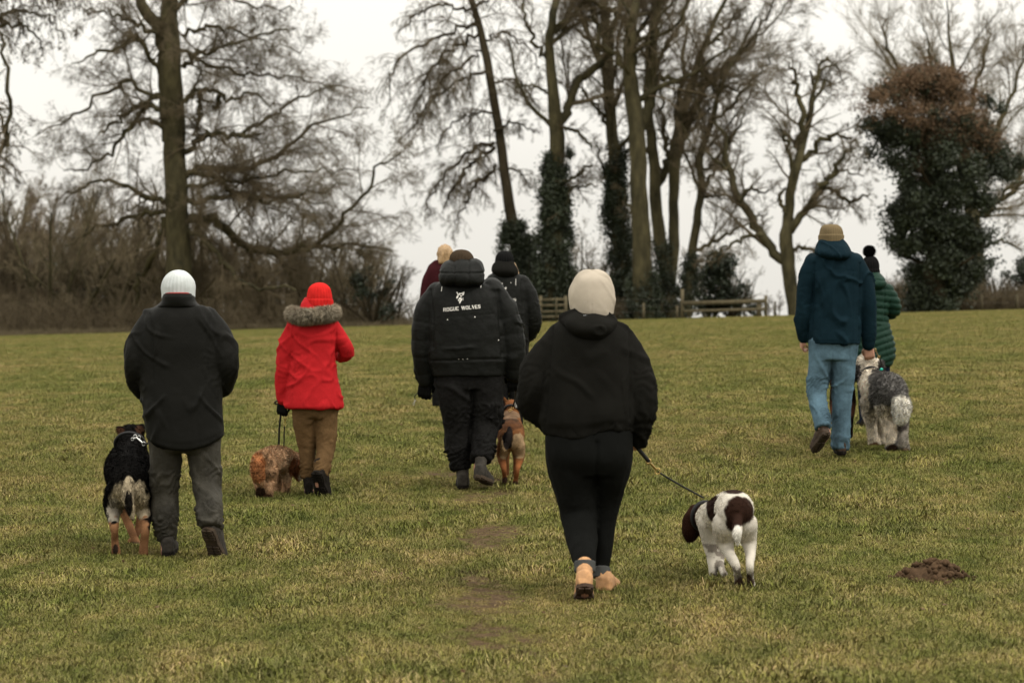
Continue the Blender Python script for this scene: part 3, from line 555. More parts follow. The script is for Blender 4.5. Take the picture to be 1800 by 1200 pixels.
# ---------------------------------------------------------------- the wood on the left and the thin trees between: three kinds, copied
def copy_tree(o, loc, sc_, rot, label, group):
    c_ = o.copy(); COL.objects.link(c_); c_.location = loc; c_.scale = (sc_,) * 3; c_.rotation_euler = (0, 0, rot); c_['label'] = label; c_['group'] = group
    for ch in list(o.children):
        d_ = ch.copy(); COL.objects.link(d_); d_.parent = c_
    return c_
def proto(kind, seed):
    r = np.random.default_rng(seed); H_ = 8.0; ro = thing('woodland_tree', 'x', 'tree', (0, 0, 0)); n0 = (5, 7, 3)[kind]
    d = nrmz(np.array([0, 0, 1.]) + (.22, .32, .12)[kind] * r.normal(size=(n0, 3))); d[:, 2] = np.abs(d[:, 2]); st = np.zeros((n0, 3)) + .12 * r.normal(size=(n0, 3)) * np.array([1, 1, 0]); st[:, 2] = -.2
    TP, TR = grow(st, d, np.full(n0, H_ * .75) * r.uniform(.7, 1.1, n0), np.full(n0, .12), np.full(n0, .03), 12, .08, (0, 0, .35), r)
    P1, R1 = spawn(TP, TR, 12, .15, 1, 42, 14, .42, .5, 8, .10, (0, 0, .5), r); V, Fc = merge([tubes_np(TP, TR, 8), tubes_np(P1, R1, 5)]); mk('trunk', V, Fc, bark2 if kind != 1 else bark, ro)
    P2, R2 = spawn(P1, R1, 9, .1, 1, 40, 15, .5, .55, 6, .13, (0, 0, .3), r, rmin=.007); P3, R3 = spawn(P2, R2, 8, .1, 1, 42, 16, .5, .6, 4, .15, (0, 0, .1), r, rmin=.006)
    V, Fc = merge([tubes_np(P2, R2, 3), tubes_np(P3, R3, 3)]); mk('crown', V, Fc, (twigm, twigb, twigr)[kind], ro, smooth=False); return ro
protos = [proto(0, 21), proto(1, 22), proto(2, 23)]; used = [False] * 3
rw = np.random.default_rng(5)
spots = []
for px in np.arange(-60, 700, 26): spots.append((px + rw.uniform(-10, 10), rw.uniform(132, 142), np.interp(px, [-60, 100, 250, 400, 600, 700], [7.2, 7.6, 6.2, 5.2, 4.6, 3.2]) * rw.uniform(.85, 1.15)))
for px in np.arange(-50, 640, 34): spots.append((px + rw.uniform(-10, 10), rw.uniform(146, 160), np.interp(px, [-60, 100, 250, 400, 600, 700], [9, 9, 7.5, 6.2, 5.2, 4]) * rw.uniform(.85, 1.15)))
kinds = [('dark stemmed bare woodland tree in the thicket left of the larch', 'dark bare trees of the thicket'), ('pale twiggy bare tree in the thicket left of the larch', 'pale bare trees of the thicket'), ('russet twigged bare tree in the thicket left of the larch', 'russet bare trees of the thicket')]
for i, (px, D, h) in enumerate(spots):
    k = int(rw.integers(0, 3)); x0 = (px - 900) / F * D; h *= 1.38; loc = (x0, D, float(gz(x0, D)) - .1); o = protos[k]; ro_ = rw.uniform(0, 6.28)
    if not used[k]: used[k] = True; o.location = loc; o.scale = (h / 8,) * 3; o.rotation_euler = (0, 0, ro_); o['label'] = kinds[k][0]; o['group'] = kinds[k][1]
    else: copy_tree(o, loc, h / 8, ro_, *kinds[k])
for i, (px, D, h, k) in enumerate([(735, 150, 3.4, 0), (1025, 140, 6.5, 1), (1300, 142, 4.2, 1), (1052, 136, 7.8, 0), (1150, 145, 7.5, 2), (950, 146, 6.8, 1), (860, 150, 5, 1), (1245, 146, 6.0, 1)]):
    x0 = (px - 900) / F * D; copy_tree(protos[k], (x0, D, float(gz(x0, D)) - .1), h / 8, rw.uniform(0, 6.28), ('small dark bare tree standing alone in the bright gap left of the leaning larch', 'pale thin bare tree seen between the forked ivy tree and the straight ivy tree', 'low pale bare tree behind the gap right of the dark bush by the rails', 'tall thin dark bare tree close left of the straight ivy clad tree', 'russet twigged thin bare tree directly behind the broad dividing trunk', 'pale thin bare tree close left of the forked ivy clad tree', 'pale thin bare tree just left of the leaning larch trunk', 'pale thin bare tree between the slender curving tree and the crooked spreading one')[i], 'thin bare trees behind the big trunks')
for i, (px, D, h) in enumerate([(705, 150, 1.9), (1352, 133, 1.6), (1368, 134, 1.9), (1560, 133, 2.3), (1590, 134, 2.5)]):
    x0 = (px - 900) / F * D; copy_tree(protos[2], (x0, D, float(gz(x0, D)) - .1), h / 8, rw.uniform(0, 6.28), ('low russet bush in the bright gap right of the thicket', 'lower of two russet bushes beside the rail fence end post', 'taller russet bush next to the foot of the crooked spreading tree', 'russet bush seen just left of the green quilted coat', 'russet bush at the left foot of the ivy smothered tree')[i], 'low bare bushes on the hedge line')
# hanging twigs of a tree at the left edge
v = PV(98)
tree('weeping_tree', 'tree at the left edge with hanging twigs dotted with old seed heads', v, (-60, 600),
     [[(-60,610,20),(-58,450,17),(-50,300,14),(-45,150,11),(-40,20,8),(-38,-80,5)]],
     [[(-48,330,6),(-20,300,5),(5,262,4.5),(17,215,4),(18,160,3.5),(8,100,3),(4,60,2)], [(-44,120,5),(-10,60,4),(25,40,3),(60,60,2),(78,100,1)], [(-42,40,5),(0,0,4),(60,-20,3),(110,10,1.5)], [(-46,200,4),(-10,190,3),(10,230,2),(15,290,1)], [(-42,60,4),(20,20,3),(80,30,2),(115,70,1)], [(-40,-20,4),(40,-50,3),(100,-30,2),(140,20,1)]],
     [(22, .15, 1, 60, 20, .32, .4, 8, .12, (0, 0, -1.6)), (7, .1, 1, 45, 20, .45, .6, 5, .15, (0, 0, -1.4)), (3, .1, 1, 45, 20, .4, .6, 3, .15, (0, 0, -.8))], r)
wt = bpy.data.objects.get('weeping_tree'); c_ = [o for o in wt.children if o.name.startswith('crown')][0]
vv = np.empty(len(c_.data.vertices) * 3, np.float32); c_.data.vertices.foreach_get('co', vv); vv = vv.reshape(-1, 3); pk = vv[r.choice(len(vv), 900)] + np.array(wt.location)
pk = np.repeat(pk, 6, 0) + r.normal(size=(len(pk) * 6, 3)) * .035; V, Fc = leaves(pk, .035, r); mk('seed_heads', V, Fc, bark2, wt, smooth=False)

# undergrowth: low tangled brambles and dead stems along the wood and the hedge
def tangle(name, label, cat, pxs, D0, D1, hts, nst, m, kind=None, seed=1):
    r = np.random.default_rng(seed); px = r.uniform(pxs[0], pxs[1], nst); D = r.uniform(D0, D1, nst); x0 = (px - 900) / F * D; h = np.interp(px, *hts) * r.uniform(.4, 1.1, nst)
    st = np.column_stack([x0, D, gz(x0, D) - .05]); d = nrmz(np.array([0, 0, 1.]) + .45 * r.normal(size=(nst, 3))); d[:, 2] = np.abs(d[:, 2])
    P, Rr = grow(st, d, h * 1.15, np.full(nst, .016), np.full(nst, .008), 6, .16, (0, 0, -.1), r); P2, R2 = spawn(P, Rr, 8, .1, 1, 50, 18, .5, .6, 4, .2, (0, 0, 0), r)
    V, Fc = merge([tubes_np(P, Rr, 3), tubes_np(P2, R2, 3)]); cx = (pxs[0] + pxs[1]) / 2; x0 = (cx - 900) / F * D0
    o = mk(name, V, Fc, m, smooth=False, origin=(x0, D0, float(gz(x0, D0)))); return tag(o, label, cat, kind=kind)
tangle('undergrowth', 'tangled brown brambles and dead stems under the wood at left', 'undergrowth', (-60, 720), 126, 150, ([-60, 200, 500, 720], [2.4, 2.0, 1.6, .7]), 3800, twigm, 'stuff', 1)
tangle('dead_grass', 'low pale dead grass and stems along the foot of the wood', 'undergrowth', (-60, 760), 124, 128, ([-60, 760], [.32, .25]), 2600, twigb, 'stuff', 2)
tangle('hedge', 'scruffy brown bare hedge running behind the wire fence at right', 'hedge', (1540, 1830), 128, 132, ([1540, 1600, 1700, 1830], [1.4, 2.0, 1.5, 1.3]), 1900, twigm, None, 3)
tangle('bramble_thicket', 'dark brambles round the feet of the big trunks behind the cream hood', 'undergrowth', (900, 1205), 124, 130, ([900, 1000, 1100, 1205], [1.6, 1.2, 1.1, .8]), 1300, twigm, 'stuff', 4)

# ---------------------------------------------------------------- fences
wood = mat('weathered_wood', (.085, .070, .040), .9, bump=.7, bscale=14, var=.3, vscale=3, stretch=(3, 3, 1))
def bar(a, b, h, wdt):
    a, b = np.array(a, float), np.array(b, float); d = b - a; Ls = np.linalg.norm(d); t = d / Ls; up = np.array([0, 0, 1.]) if abs(t[2]) < .9 else np.array([0, 1., 0]); s = nrmz(np.cross(up, t)[None])[0]; u = np.cross(t, s)
    return boxv((a + b) / 2, (Ls / 2, wdt / 2, h / 2), np.column_stack([t, s, u]))
def post(v, px, pyt, w, parent, name='post'):
    b = v(px, 560); z0 = float(gz(b[0], b[1])) - .15; zt = float(v(px, pyt)[2]); V, Fc = bar((b[0], b[1], z0), (b[0] + .01, b[1], zt), w, w); return mk(name, V, Fc, wood, parent, smooth=False)
v = PV(116); b = v(1270, 556)
rf = thing('rail_fence', 'grey brown wooden rail fence with a tall end post in front of the dark bush', 'fence', (b[0], b[1], float(gz(b[0], b[1]))))
for px, t_, w in ((1199, 508, .16), (1334, 530, .24), (1346, 519, .14)): post(v, px, t_, w, rf)
for (a_, b_, h) in (((1202, 533), (1345, 529), .20), ((1202, 547), (1345, 543), .14)):
    V, Fc = bar(v(*a_, -.12), v(*b_, -.12), h, .06); mk('rail', V, Fc, wood, rf, smooth=False)
v = PV(112); b = v(970, 562)
st = thing('wooden_stile', 'small wooden slatted gate between posts left of the cream hood', 'gate', (b[0], b[1], float(gz(b[0], b[1]))))
for px in (950, 994): post(v, px, 520, .15, st)
for py in (527, 537, 548, 557):
    V, Fc = bar(v(952, py, -.1), v(992, py - 1, -.1), .11, .05); mk('slat', V, Fc, wood, st, smooth=False)
V, Fc = bar(v(978, 522, -.16), v(978, 562, -.16), .1, .05); mk('upright', V, Fc, wood, st, smooth=False)
wire = mat('wire', (.12, .11, .1), .5)
for nm, lb, D, pxs in (('wire_fence', 'thin wire fence on short posts below the broad bare trunks', 117, [(1012, 536), (1072, 536), (1131, 532), (1190, 537)]), ('wire_fence', 'long wire fence on spaced wooden posts in front of the right hand hedge', 122, [(1362, 530), (1432, 522), (1508, 522), (1602, 516), (1660, 520), (1725, 518), (1787, 517), (1850, 515)])):
    v = PV(D); b = v((pxs[0][0] + pxs[-1][0]) / 2, 556); f = thing(nm, lb, 'fence', (b[0], b[1], float(gz(b[0], b[1]))))
    for px, t_ in pxs: post(v, px, t_, .11, f)
    for hh in (.35, .65, .95):
        pts = [np.array([v(px, 500)[0], D - .06, float(gz(v(px, 500)[0], D)) + hh]) for px, _ in pxs]; V, Fc = tubes_np(catmull(np.array(pts), 40)[None], np.full((1, 40), .004), 4); mk('wire', V, Fc, wire, f)

# fallen leaves and bits lying in the turf
r = np.random.default_rng(77); n_ = 900; yy = np.sqrt(r.uniform(8.5**2, 34**2, n_)); xx = r.uniform(-1, 1, n_) * (.235 * yy + 1); C = np.column_stack([xx, yy, gz(xx, yy) + .022 + .012 * r.random(n_)])
V, Fc = leaves(C, .014, r); V[:, 2] = C[:, 2].repeat(4) + (V[:, 2] - C[:, 2].repeat(4)) * .45
tag(mk('fallen_leaves', V, Fc, mat('dead_leaf', (.085, .048, .024), .9, var=.6, vscale=3), smooth=False, origin=(0, 15, .2)), 'small brown dead leaves and bits lying in the turf', 'leaves', kind='stuff')

# ================================================================ PEOPLE
skin = mat('skin', (.42, .22, .155), .55, bump=.2, bscale=60, spec=.35)
def cloth(n, c, rough=.85, sheen=.0, b=.5, bs=420, b2=.0, b2s=14, var=.12, vs=5, spec=.10):
    m = mat(n, c, rough, bump=b, bscale=bs, var=var, vscale=vs, sheen=sheen, bump2=b2, b2scale=b2s, spec=spec); m.node_tree.nodes['Principled BSDF'].inputs['IOR'].default_value = 1.28; return m
black_coat = cloth('black_coat_cloth', (.0072, .0071, .0060), .55, b2=.35, b2s=9, spec=.15)
black_puff = cloth('black_padded_nylon', (.0078, .0082, .0073), .5, b2=.4, b2s=16, spec=.18)
black_panel = cloth('black_shell_panel', (.007, .0085, .0085), .8, b2=.25, b2s=12)
black_jersey = cloth('black_jersey', (.0088, .0085, .0073), .95, b2=.3, b2s=10)
legging = cloth('black_legging', (.0052, .0055, .0050), .8, b2=.15, b2s=14)
grey_trs = cloth('grey_outdoor_trousers', (.033, .030, .023), .62, b2=1.0, b2s=11, spec=.3, var=.35)
black_trs = cloth('black_trousers', (.0085, .0082, .0078), .7, b2=1.0, b2s=14)
brown_trs = cloth('brown_trousers', (.098, .058, .026), .85, b2=.9, b2s=14, var=.2)
jean = cloth('washed_denim', (.068, .115, .148), .9, b=.6, bs=300, b2=.6, b2s=12, var=.42, vs=4)
red_coat = cloth('red_coat_cloth', (.36, .013, .016), .7, b2=.45, b2s=9, var=.08)
red_knit = cloth('red_knit', (.48, .018, .016), .95, b=.8, bs=160)
white_knit = cloth('white_knit', (.44, .465, .465), .95, b=.8, bs=160)
brown_knit = cloth('brown_ribbed_knit', (.040, .028, .018), .95, b=.8, bs=160)
black_knit = cloth('black_knit', (.007, .007, .007), .95, b=.8, bs=160)
khaki_knit = cloth('khaki_knit', (.14, .105, .058), .95, b=.6, bs=160)
cream_jersey = cloth('cream_jersey', (.36, .315, .255), .95, b=.4, bs=260, b2=.3, b2s=10, var=.08)
teal_shell = cloth('navy_teal_softshell', (.0052, .0150, .0215), .8, b2=.45, b2s=8, var=.15)
green_puff = cloth('green_quilted_nylon', (.0105, .0300, .0205), .5, b2=.45, b2s=18, spec=.18)
maroon_wool = cloth('maroon_wool', (.034, .008, .010), .95, b2=.4)
rubber = mat('dark_rubber', (.011, .009, .007), .85, bump=.5, bscale=60, spec=.08)
muddy = mat('muddy_sole', (.020, .014, .009), .85, bump=.8, bscale=70, c2=(.05, .032, .018), vscale=30, var=.3)
grey_boot = mat('worn_grey_boot', (.024, .020, .015), .85, bump=.5, bscale=80, var=.4, vscale=12)
brown_boot = mat('brown_leather', (.040, .024, .014), .75, bump=.5, bscale=80, var=.4, vscale=14)
tan_boot = mat('tan_nubuck', (.46, .25, .115), .85, bump=.4, bscale=120, c2=(.30, .17, .085), vscale=16, var=.15)
tan_sole = mat('brown_boot_sole', (.045, .025, .015), .8, bump=.6, bscale=70)
lining = cloth('dark_lining', (.02, .02, .022))
grey_cuff = cloth('grey_boot_cuff', (.06, .062, .06))
hairblond = mat('blond_hair', (.32, .21, .11), .5, bump=.8, bscale=40, stretch=(6, 6, 1), var=.25, vscale=20)
hairbrown = mat('brown_hair', (.10, .055, .03), .5, bump=.8, bscale=40, stretch=(6, 6, 1))
hairgrey = mat('grey_hair', (.22, .19, .16), .6, bump=.8, bscale=40)
eyem = mat('eye', (.05, .03, .02), .1, spec=.5)
brass = mat('brass', (.62, .42, .16), .3); brass.node_tree.nodes['Principled BSDF'].inputs['Metallic'].default_value = 1
steel = mat('steel', (.62, .62, .60), .3); steel.node_tree.nodes['Principled BSDF'].inputs['Metallic'].default_value = 1
webbing = mat('black_webbing', (.010, .010, .010), .7, bump=.6, bscale=200)
whitepr = mat('white_print', (.62, .60, .56), .8, var=.25, vscale=60)
fursand = mat('fur', 'Col', .9, spec=.04)

def garment(name, blob, m, parent, vox=.011, smooth=4, fn=(), label=None):
    V, NN, Fc = blob.remesh(vox, smooth)
    for f in fn: V = f(V, NN)
    o = mk(name, V, Fc, m, parent)
    if label: o['label'] = label
    return o
def fur_blades(V, NN, n_, ln, wd, rng, down=(0, 0, -.5), lay=.6, rnd=.35, colfn=None, Fc=None, droot=0.0, clump=0, lenfn=None):
    """many fine blades standing on a surface: returns vertices, faces, colours, normals"""
    A = V[Fc[:, 0]]; ar = np.linalg.norm(np.cross(V[Fc[:, 1]] - A, V[Fc[:, 3]] - A), axis=1); i = rng.choice(len(Fc), n_, p=ar / ar.sum()); a, b = rng.random((2, n_, 1))
    P = (V[Fc[i, 0]] * (1-a) + V[Fc[i, 1]] * a) * (1-b) + (V[Fc[i, 3]] * (1-a) + V[Fc[i, 2]] * a) * b; Nn = NN[Fc[i, 0]]
    lo = np.asarray(down, float); lo = lo - Nn * (Nn @ lo)[:, None] if lo.ndim == 1 else lo
    w3 = np.column_stack([vnoise(P * clump), vnoise(P * clump + 31), vnoise(P * clump + 57)]) if clump else 0
    d = nrmz(Nn * (1 - lay) + nrmz(lo) * lay + rnd * rng.normal(size=(n_, 3)) + (w3 * .9 if clump else 0)); Ls = (ln * rng.uniform(.5, 1.3, n_) * (lenfn(P) if lenfn else 1))[:, None]
    d2 = nrmz(d + nrmz(lo) * .7 + .3 * rng.normal(size=(n_, 3))); sd = nrmz(np.cross(d, rng.normal(size=(n_, 3)))) * wd
    P0 = P - Nn * .003; m1 = P0 + d * Ls * .55; tp = m1 + d2 * Ls * .5
    W_ = np.stack([P0 - sd, P0 + sd, m1 + sd * .7, m1 - sd * .7, tp], 1).reshape(-1, 3); k = np.arange(n_)[:, None] * 5
    Q = np.vstack([k + np.array([0, 1, 2, 3]), k + np.array([3, 2, 4, 4])])
    C = colfn(P) if colfn else None
    if C is not None: C = np.repeat(C * rng.uniform(.7, 1.25, (n_, 1)), 5, 0)
    return W_, Q, C, np.repeat(nrmz(Nn + .25 * rng.normal(size=(n_, 3))), 5, 0)
def mk_fur(name, data, m, parent):
    V, Q, C, Nr = data; h = len(Q) // 2; tri = [tuple(t[:3]) for t in Q[h:].tolist()]; return mk(name, V, Q[:h].tolist() + tri, m, parent, col=C, normals=Nr)

def beanie(name, v, cx, yt, yb, hw, m, parent, dy=0, ribs=46, amp=.0022, cuff=0, tilt=0, depth=1.12, top=None, flat=2.2):
    K, S = 40, ribs * 4; w = hw * v.m * (v.D + dy) / v.D; c = v(cx, yb, dy); H_ = (yb - yt) * v.m * (v.D + dy) / v.D; a = np.linspace(0, 2*np.pi, S, endpoint=False); Rg = []
    for k in range(K):
        s = k / (K - 1); z = H_ * s; r_ = w * (1 - s ** flat) ** (1 / flat) if s < 1 else 0; r_ = max(r_, w * .02)
        if s < .35: r_ = w * (.97 + .06 * s)
        if s >= .35: q = (s - .35) / .65; r_ = w * .991 * max((1 - q ** flat) ** (1 / flat), .02)
        if cuff and z < cuff: r_ += .007 * min(1, (cuff - z) / .006)
        rr = r_ * (1 + 0) + amp * np.cos(a * ribs) * min(1, r_ / w * 1.3) + .003 * vnoise(np.column_stack([np.cos(a) * 2, np.sin(a) * 2, np.full(S, z * 25 + cx)]))
        Rg.append(np.column_stack([c[0] + tilt * z + rr * np.cos(a), c[1] + depth * rr * np.sin(a), np.full(S, c[2] + z)]))
    b = Blob(); b.rings(Rg); V, Fc = b.out(); return mk(name, V, Fc, m, parent)

def hand_chain(b, wrist, d, n_, side, curl=1.0, s=1.0):
    """palm, four unequal bent fingers and a thumb. d = wrist to knuckles, n_ = direction the fingers close towards"""
    d = nrmz(np.array([d], float))[0]; n_ = np.array(n_, float); n_ = nrmz((n_ - d * (n_ @ d))[None])[0]; t = np.cross(d, n_) * side; w = np.asarray(wrist, float)
    for k in np.linspace(-1, 1, 4): b.tube([w + t * k * .018 * s, w + d * .045 * s + t * k * .026 * s, w + d * .088 * s + t * k * .031 * s], [.015 * s, .0145 * s, .012 * s], flat=1)
    for k, (L_, r_) in enumerate(((.070, .0085), (.080, .009), (.074, .0086), (.058, .0075))):
        p0 = w + d * .088 * s + t * (.032 - .0212 * k) * s; an = 0; P = [p0]
        for seg, c_ in ((.45, .75), (.32, 1.45), (.25, .95)):
            an += c_ * curl; P.append(P[-1] + (d * math.cos(an) + n_ * math.sin(an)) * L_ * seg * s)
        b.tube(P, [r_ * s * 1.08, r_ * s, r_ * s * .95, r_ * s * .8], S=10)
    p0 = w + t * .026 * s + d * .022 * s; p1 = p0 + (t * .55 + d * .6 + n_ * .55) * .038 * s; p2 = p1 + (d * .75 + n_ * .6 - t * .1) * .032 * s; b.tube([p0, p1, p2, p2 + (d * .5 + n_ * .8 - t * .3) * .022 * s], [.0135 * s, .0115 * s, .0102 * s, .0085 * s], S=10)

def boot(name, v, heel, vec, shaft, r0, up, sole, parent, w=.047, roll=0, label=None, tread=True, shaft_r=.052, cuffm=None):
    """heel = (px,py,dy) of the sole's back end, vec = metres from heel to toe, shaft = (px,py,dy) where the boot enters the trouser leg"""
    h = v(*heel); vec = np.array(vec, float); L_ = np.linalg.norm(vec); fy = vec / L_; fx = nrmz(np.cross(fy, [0, 0, 1.])[None])[0] if abs(fy[2]) < .95 else np.array([1., 0, 0]); fz = np.cross(fx, fy)
    M = np.column_stack([fx, fy, fz]); tw = lambda P: h + np.asarray(P, float) @ M.T
    b = Blob(); s = L_ / .29; rows = [(.005, .030, .050, .055), (.03, .038, .062, .060), (.07, .039, .070, .066), (.11, .038, .062, .060), (.16, .042, .048, .048), (.21, .046, .040, .038), (.25, .042, .034, .034), (.28, .028, .024, .028)]
    a = np.linspace(0, 2*np.pi, 24, endpoint=False); A = catmull(np.array(rows), 26); Rg = []
    for y_, ww, hh, zc in A:
        ca, sa = np.cos(a), np.sin(a); q = (np.abs(ca) ** 2.6 + np.abs(sa) ** 2.6) ** (-1 / 2.6); X = ww * w / .045 * q * ca; Z = np.maximum(zc + hh * q * sa, .018); Rg.append(tw(np.column_stack([X * s, np.full(24, y_ * s), Z * s])))
    b.rings(Rg); an = tw([[0, .055 * s, .06 * s]])[0]; top = v(*shaft)
    b.tube([an, an * .55 + top * .45 + fz * .01, top], [.043 * s, .047 * s, shaft_r * s], flat=1.1)
    V, NN, Fc = b.remesh(.006, 3); V = V + NN * (.0022 * ridged(V * 38, 1))[:, None]; o = mk(name, V, Fc, up, parent)
    if label: o['label'] = label
    # welted sole with a heel block and tread
    t = np.linspace(0, 2*np.pi, 56, endpoint=False); y_ = .147 - .147 * np.cos(t); ww = np.interp(y_, [0, .02, .06, .11, .16, .21, .26, .294], [.006, .036, .041, .036, .044, .048, .038, .006]) * w / .045 * np.sign(np.sin(t) + 1e-9)
    ol = np.column_stack([ww * s, y_ * s]); P = []
    for z_, g in ((-.001, .96), (.003, 1.02), (.024, 1.03), (.028, .97)):
        c0 = np.array([0, .147 * s]); Q = (ol - c0) * g + c0; P.append(tw(np.column_stack([Q, np.full(56, z_ * s)])))
    sb = Blob(); sb.rings(P); V, Fc = sb.out(); parts = [(V, Fc)]
    k0 = len(V); Vs = [V]; Fs = list(Fc)
    for yy in np.arange(.018, .28, .021):
        if .095 < yy < .125: continue
        hw = float(np.interp(yy, [0, .02, .06, .11, .16, .21, .26, .294], [.006, .036, .041, .036, .044, .048, .038, .006])) * w / .045
        for sx_ in (-1, 1):
            bv, bf = boxv((sx_ * hw * .47 * s, yy * s, -.003 * s), (hw * .38 * s, .007 * s, .006 * s)); Vs.append(tw(bv)); Fs += [tuple(int(i) + k0 for i in f) for f in bf]; k0 += 8
    so_ = mk('sole', np.vstack(Vs), Fs, sole, o, smooth=False)
    return o
def figure(name, label, v, base, torso, arms, legs, head, feet=(), hands=(), hr=1.0, hair=None, bare=True):
    """the whole body as one continuous skin surface under the clothes"""
    b0 = v(*base); root = thing(name, label, 'person', (b0[0], b0[1], float(gz(b0[0], b0[1])))); b = Blob(); m_ = v.m
    t = np.array(torso, float).copy(); c = (t[:, 1] + t[:, 2]) / 2; hw = (t[:, 2] - t[:, 1]) / 2 * .74; t[:, 1] = c - hw; t[:, 2] = c + hw; t[:, 3] *= .72; b.torso(v, t)
    for A in arms: b.tube([v(p[0], p[1], p[2]) for p in A], [min(p[3] * m_ * .55, .052) * (1 - .12 * k) for k, p in enumerate(A)])
    for A in legs: b.tube([v(p[0], p[1], p[2]) for p in A], [min(p[3] * m_ * .62, .085) for p in A])
    hx, hy, hd = head; c = v(hx, hy, hd)        # centre of the head
    b.ell(c + [0, .0, .02], (.074, .092, .088)); b.ell(c + [0, .022, -.045], (.060, .072, .072)); b.ell(c + [0, .07, -.085], (.030, .026, .022))
    b.tube([c + [0, .088, .012], c + [0, .106, -.022], c + [0, .113, -.036]], [.009, .012, .014], S=8)
    b.ell(c + [0, .095, -.066], (.022, .012, .008)); b.ell(c + [0, .088, .018], (.046, .014, .010))
    for s in (-1, 1): b.ell(c + [s * .077, .0, -.012], (.008, .020, .031)); b.ell(c + [s * .035, .078, -.03], (.02, .016, .018))
    tt = v((torso[0][1] + torso[0][2]) / 2, torso[0][0], torso[0][4]); b.tube([c + [0, -.01, -.06], c * .5 + tt * .5 + [0, -.01, -.03], tt + [0, 0, -.06]], [.056, .056, .066])
    for f in feet: b.tube([np.asarray(p) for p in f[0]], f[1])
    for h in hands: hand_chain(b, *h)
    V, NN, Fc = b.remesh(.0075 if hands else .012, 2); bo = mk('body', V, Fc, skin, root)
    for s in (-1, 1):
        e = Blob(); e.ell(c + [s * .033, .083, -.002], (.012, .009, .008)); V, Fc = e.out(); mk('eye', V, Fc, eyem, bo)
    return root, c
def coat_blob(v, torso, arms, n=30, pw=2.35, af=.92):
    b = Blob(); b.torso(v, torso, n=n, pw=pw)
    for A in arms: b.tube([v(p[0], p[1], p[2]) for p in A], [p[3] * v.m for p in A], flat=af)
    return b
def trouser_blob(v, pelvis, legs, af=1.05):
    b = Blob(); b.torso(v, pelvis, n=14)
    for A in legs: b.tube([v(p[0], p[1], p[2]) for p in A], [p[3] * v.m for p in A], flat=af, rnd=False)
    return b
def leg_pts(v, A): return np.array([v(p[0], p[1], p[2]) for p in A])
def sag(v, y0, y1, cx, hw, amt):
    """curved hem: pulls the middle of the back hem down between rows y0 and y1"""
    def f(V, NN):
        px, py = v.px(V); w = np.clip((py - y0) / (y1 - y0), 0, 1) ** 1.3; V = V.copy(); V[:, 2] -= amt * v.m * w * (1 - np.clip(np.abs(px - cx) / hw, 0, 1) ** 2); return V
    return f
def seam_h(v, fy, amp, wd=1.2, x0=-1e9, x1=1e9):
    """horizontal-ish seam groove along py = fy(px)"""
    def f(V, NN):
        px, py = v.px(V); d = (py - fy(px)) / wd; return V - NN * (amp * np.exp(-d * d) * ((px > x0) & (px < x1)))[:, None]
    return f
def seam_v(v, fx, amp, wd=1.2, y0=-1e9, y1=1e9, back=True):
    def f(V, NN):
        px, py = v.px(V); d = (px - fx(py)) / wd; return V - NN * (amp * np.exp(-d * d) * ((py > y0) & (py < y1)) * (NN[:, 1] < .2))[:, None]
    return f
def thigh_knee_folds(v, legs, seed, amp=.007):
    fs = []
    for q, A in enumerate(legs):
        P = leg_pts(v, A); L_ = np.linalg.norm(np.diff(P, axis=0), axis=1).sum()
        fs.append(lambda V, NN, P=P, L_=L_, q=q: gather(V, NN, P, L_ * .36, L_ * .62, amp * 2, 9, seed + q)); fs.append(lambda V, NN, P=P, L_=L_, q=q: gather(V, NN, P, L_ * .76, L_ * 1.02, amp * 2.2, 13, seed + q + 5))
    fs.append(lambda V, NN: creases(V, NN, amp * 1.8, (.5, 0, 1), 7, seed)); fs.append(lambda V, NN: creases(V, NN, amp * 1.5, (1, 0, -.5), 6, seed + 50)); fs.append(lambda V, NN: folds(V, NN, .007, (7, 7, 4), seed)); return fs
def sleeve_folds(v, arms, seed, amp=.005, freq=11):
    fs = []
    for q, A in enumerate(arms):
        P = leg_pts(v, A); L_ = np.linalg.norm(np.diff(P, axis=0), axis=1).sum(); fs.append(lambda V, NN, P=P, L_=L_, q=q: gather(V, NN, P, L_ * .3, L_ * 1.0, amp, freq, seed + q * 3))
    return fs
def hemline(v, y0, y1, taper=.9):
    return lambda V, NN: V

# ---- 1 man in white beanie and long black coat
v = PV(14.75)
T = [(524,290,340,.075,.0),(531,282,347,.095,0),(541,266,368,.115,0),(560,250,385,.14,0),(600,241,392,.155,0),(650,245,391,.16,0),(700,251,389,.165,-.01),(730,254,391,.17,-.01),(752,257,393,.17,-.015),(762,258,394,.17,-.015)]
AR = [[(268,556,.0,19),(250,592,-.01,24),(242,635,-.02,23.5),(246,668,.06,20.5),(266,694,.17,16)], [(364,554,0,19),(386,592,-.01,24),(396,636,-.02,23.5),(391,668,.06,20),(374,688,.17,16)]]
LG = [[(289,745,0,31),(290,800,0,28),(291,857,.02,22.5),(291,900,0,20),(294,946,0,17.5)], [(354,745,0,32),(360,800,-.01,27.5),(363,848,-.03,23.5),(367,885,-.14,21),(370,922,-.2,18)]]
p1, hc = figure('person', 'man in white knitted beanie and long black coat walking beside the black and tan dog', v, (300, 978, 0), T, AR, LG, (314, 508, .01), feet=[([v(294,940,0), v(294,968,.0), v(294,971,.14)], [.045,.04,.03]), ([v(371,915,-.2), v(369,935,-.16), v(377,972,-.08)], [.045,.04,.03])])
b = coat_blob(v, T, AR)
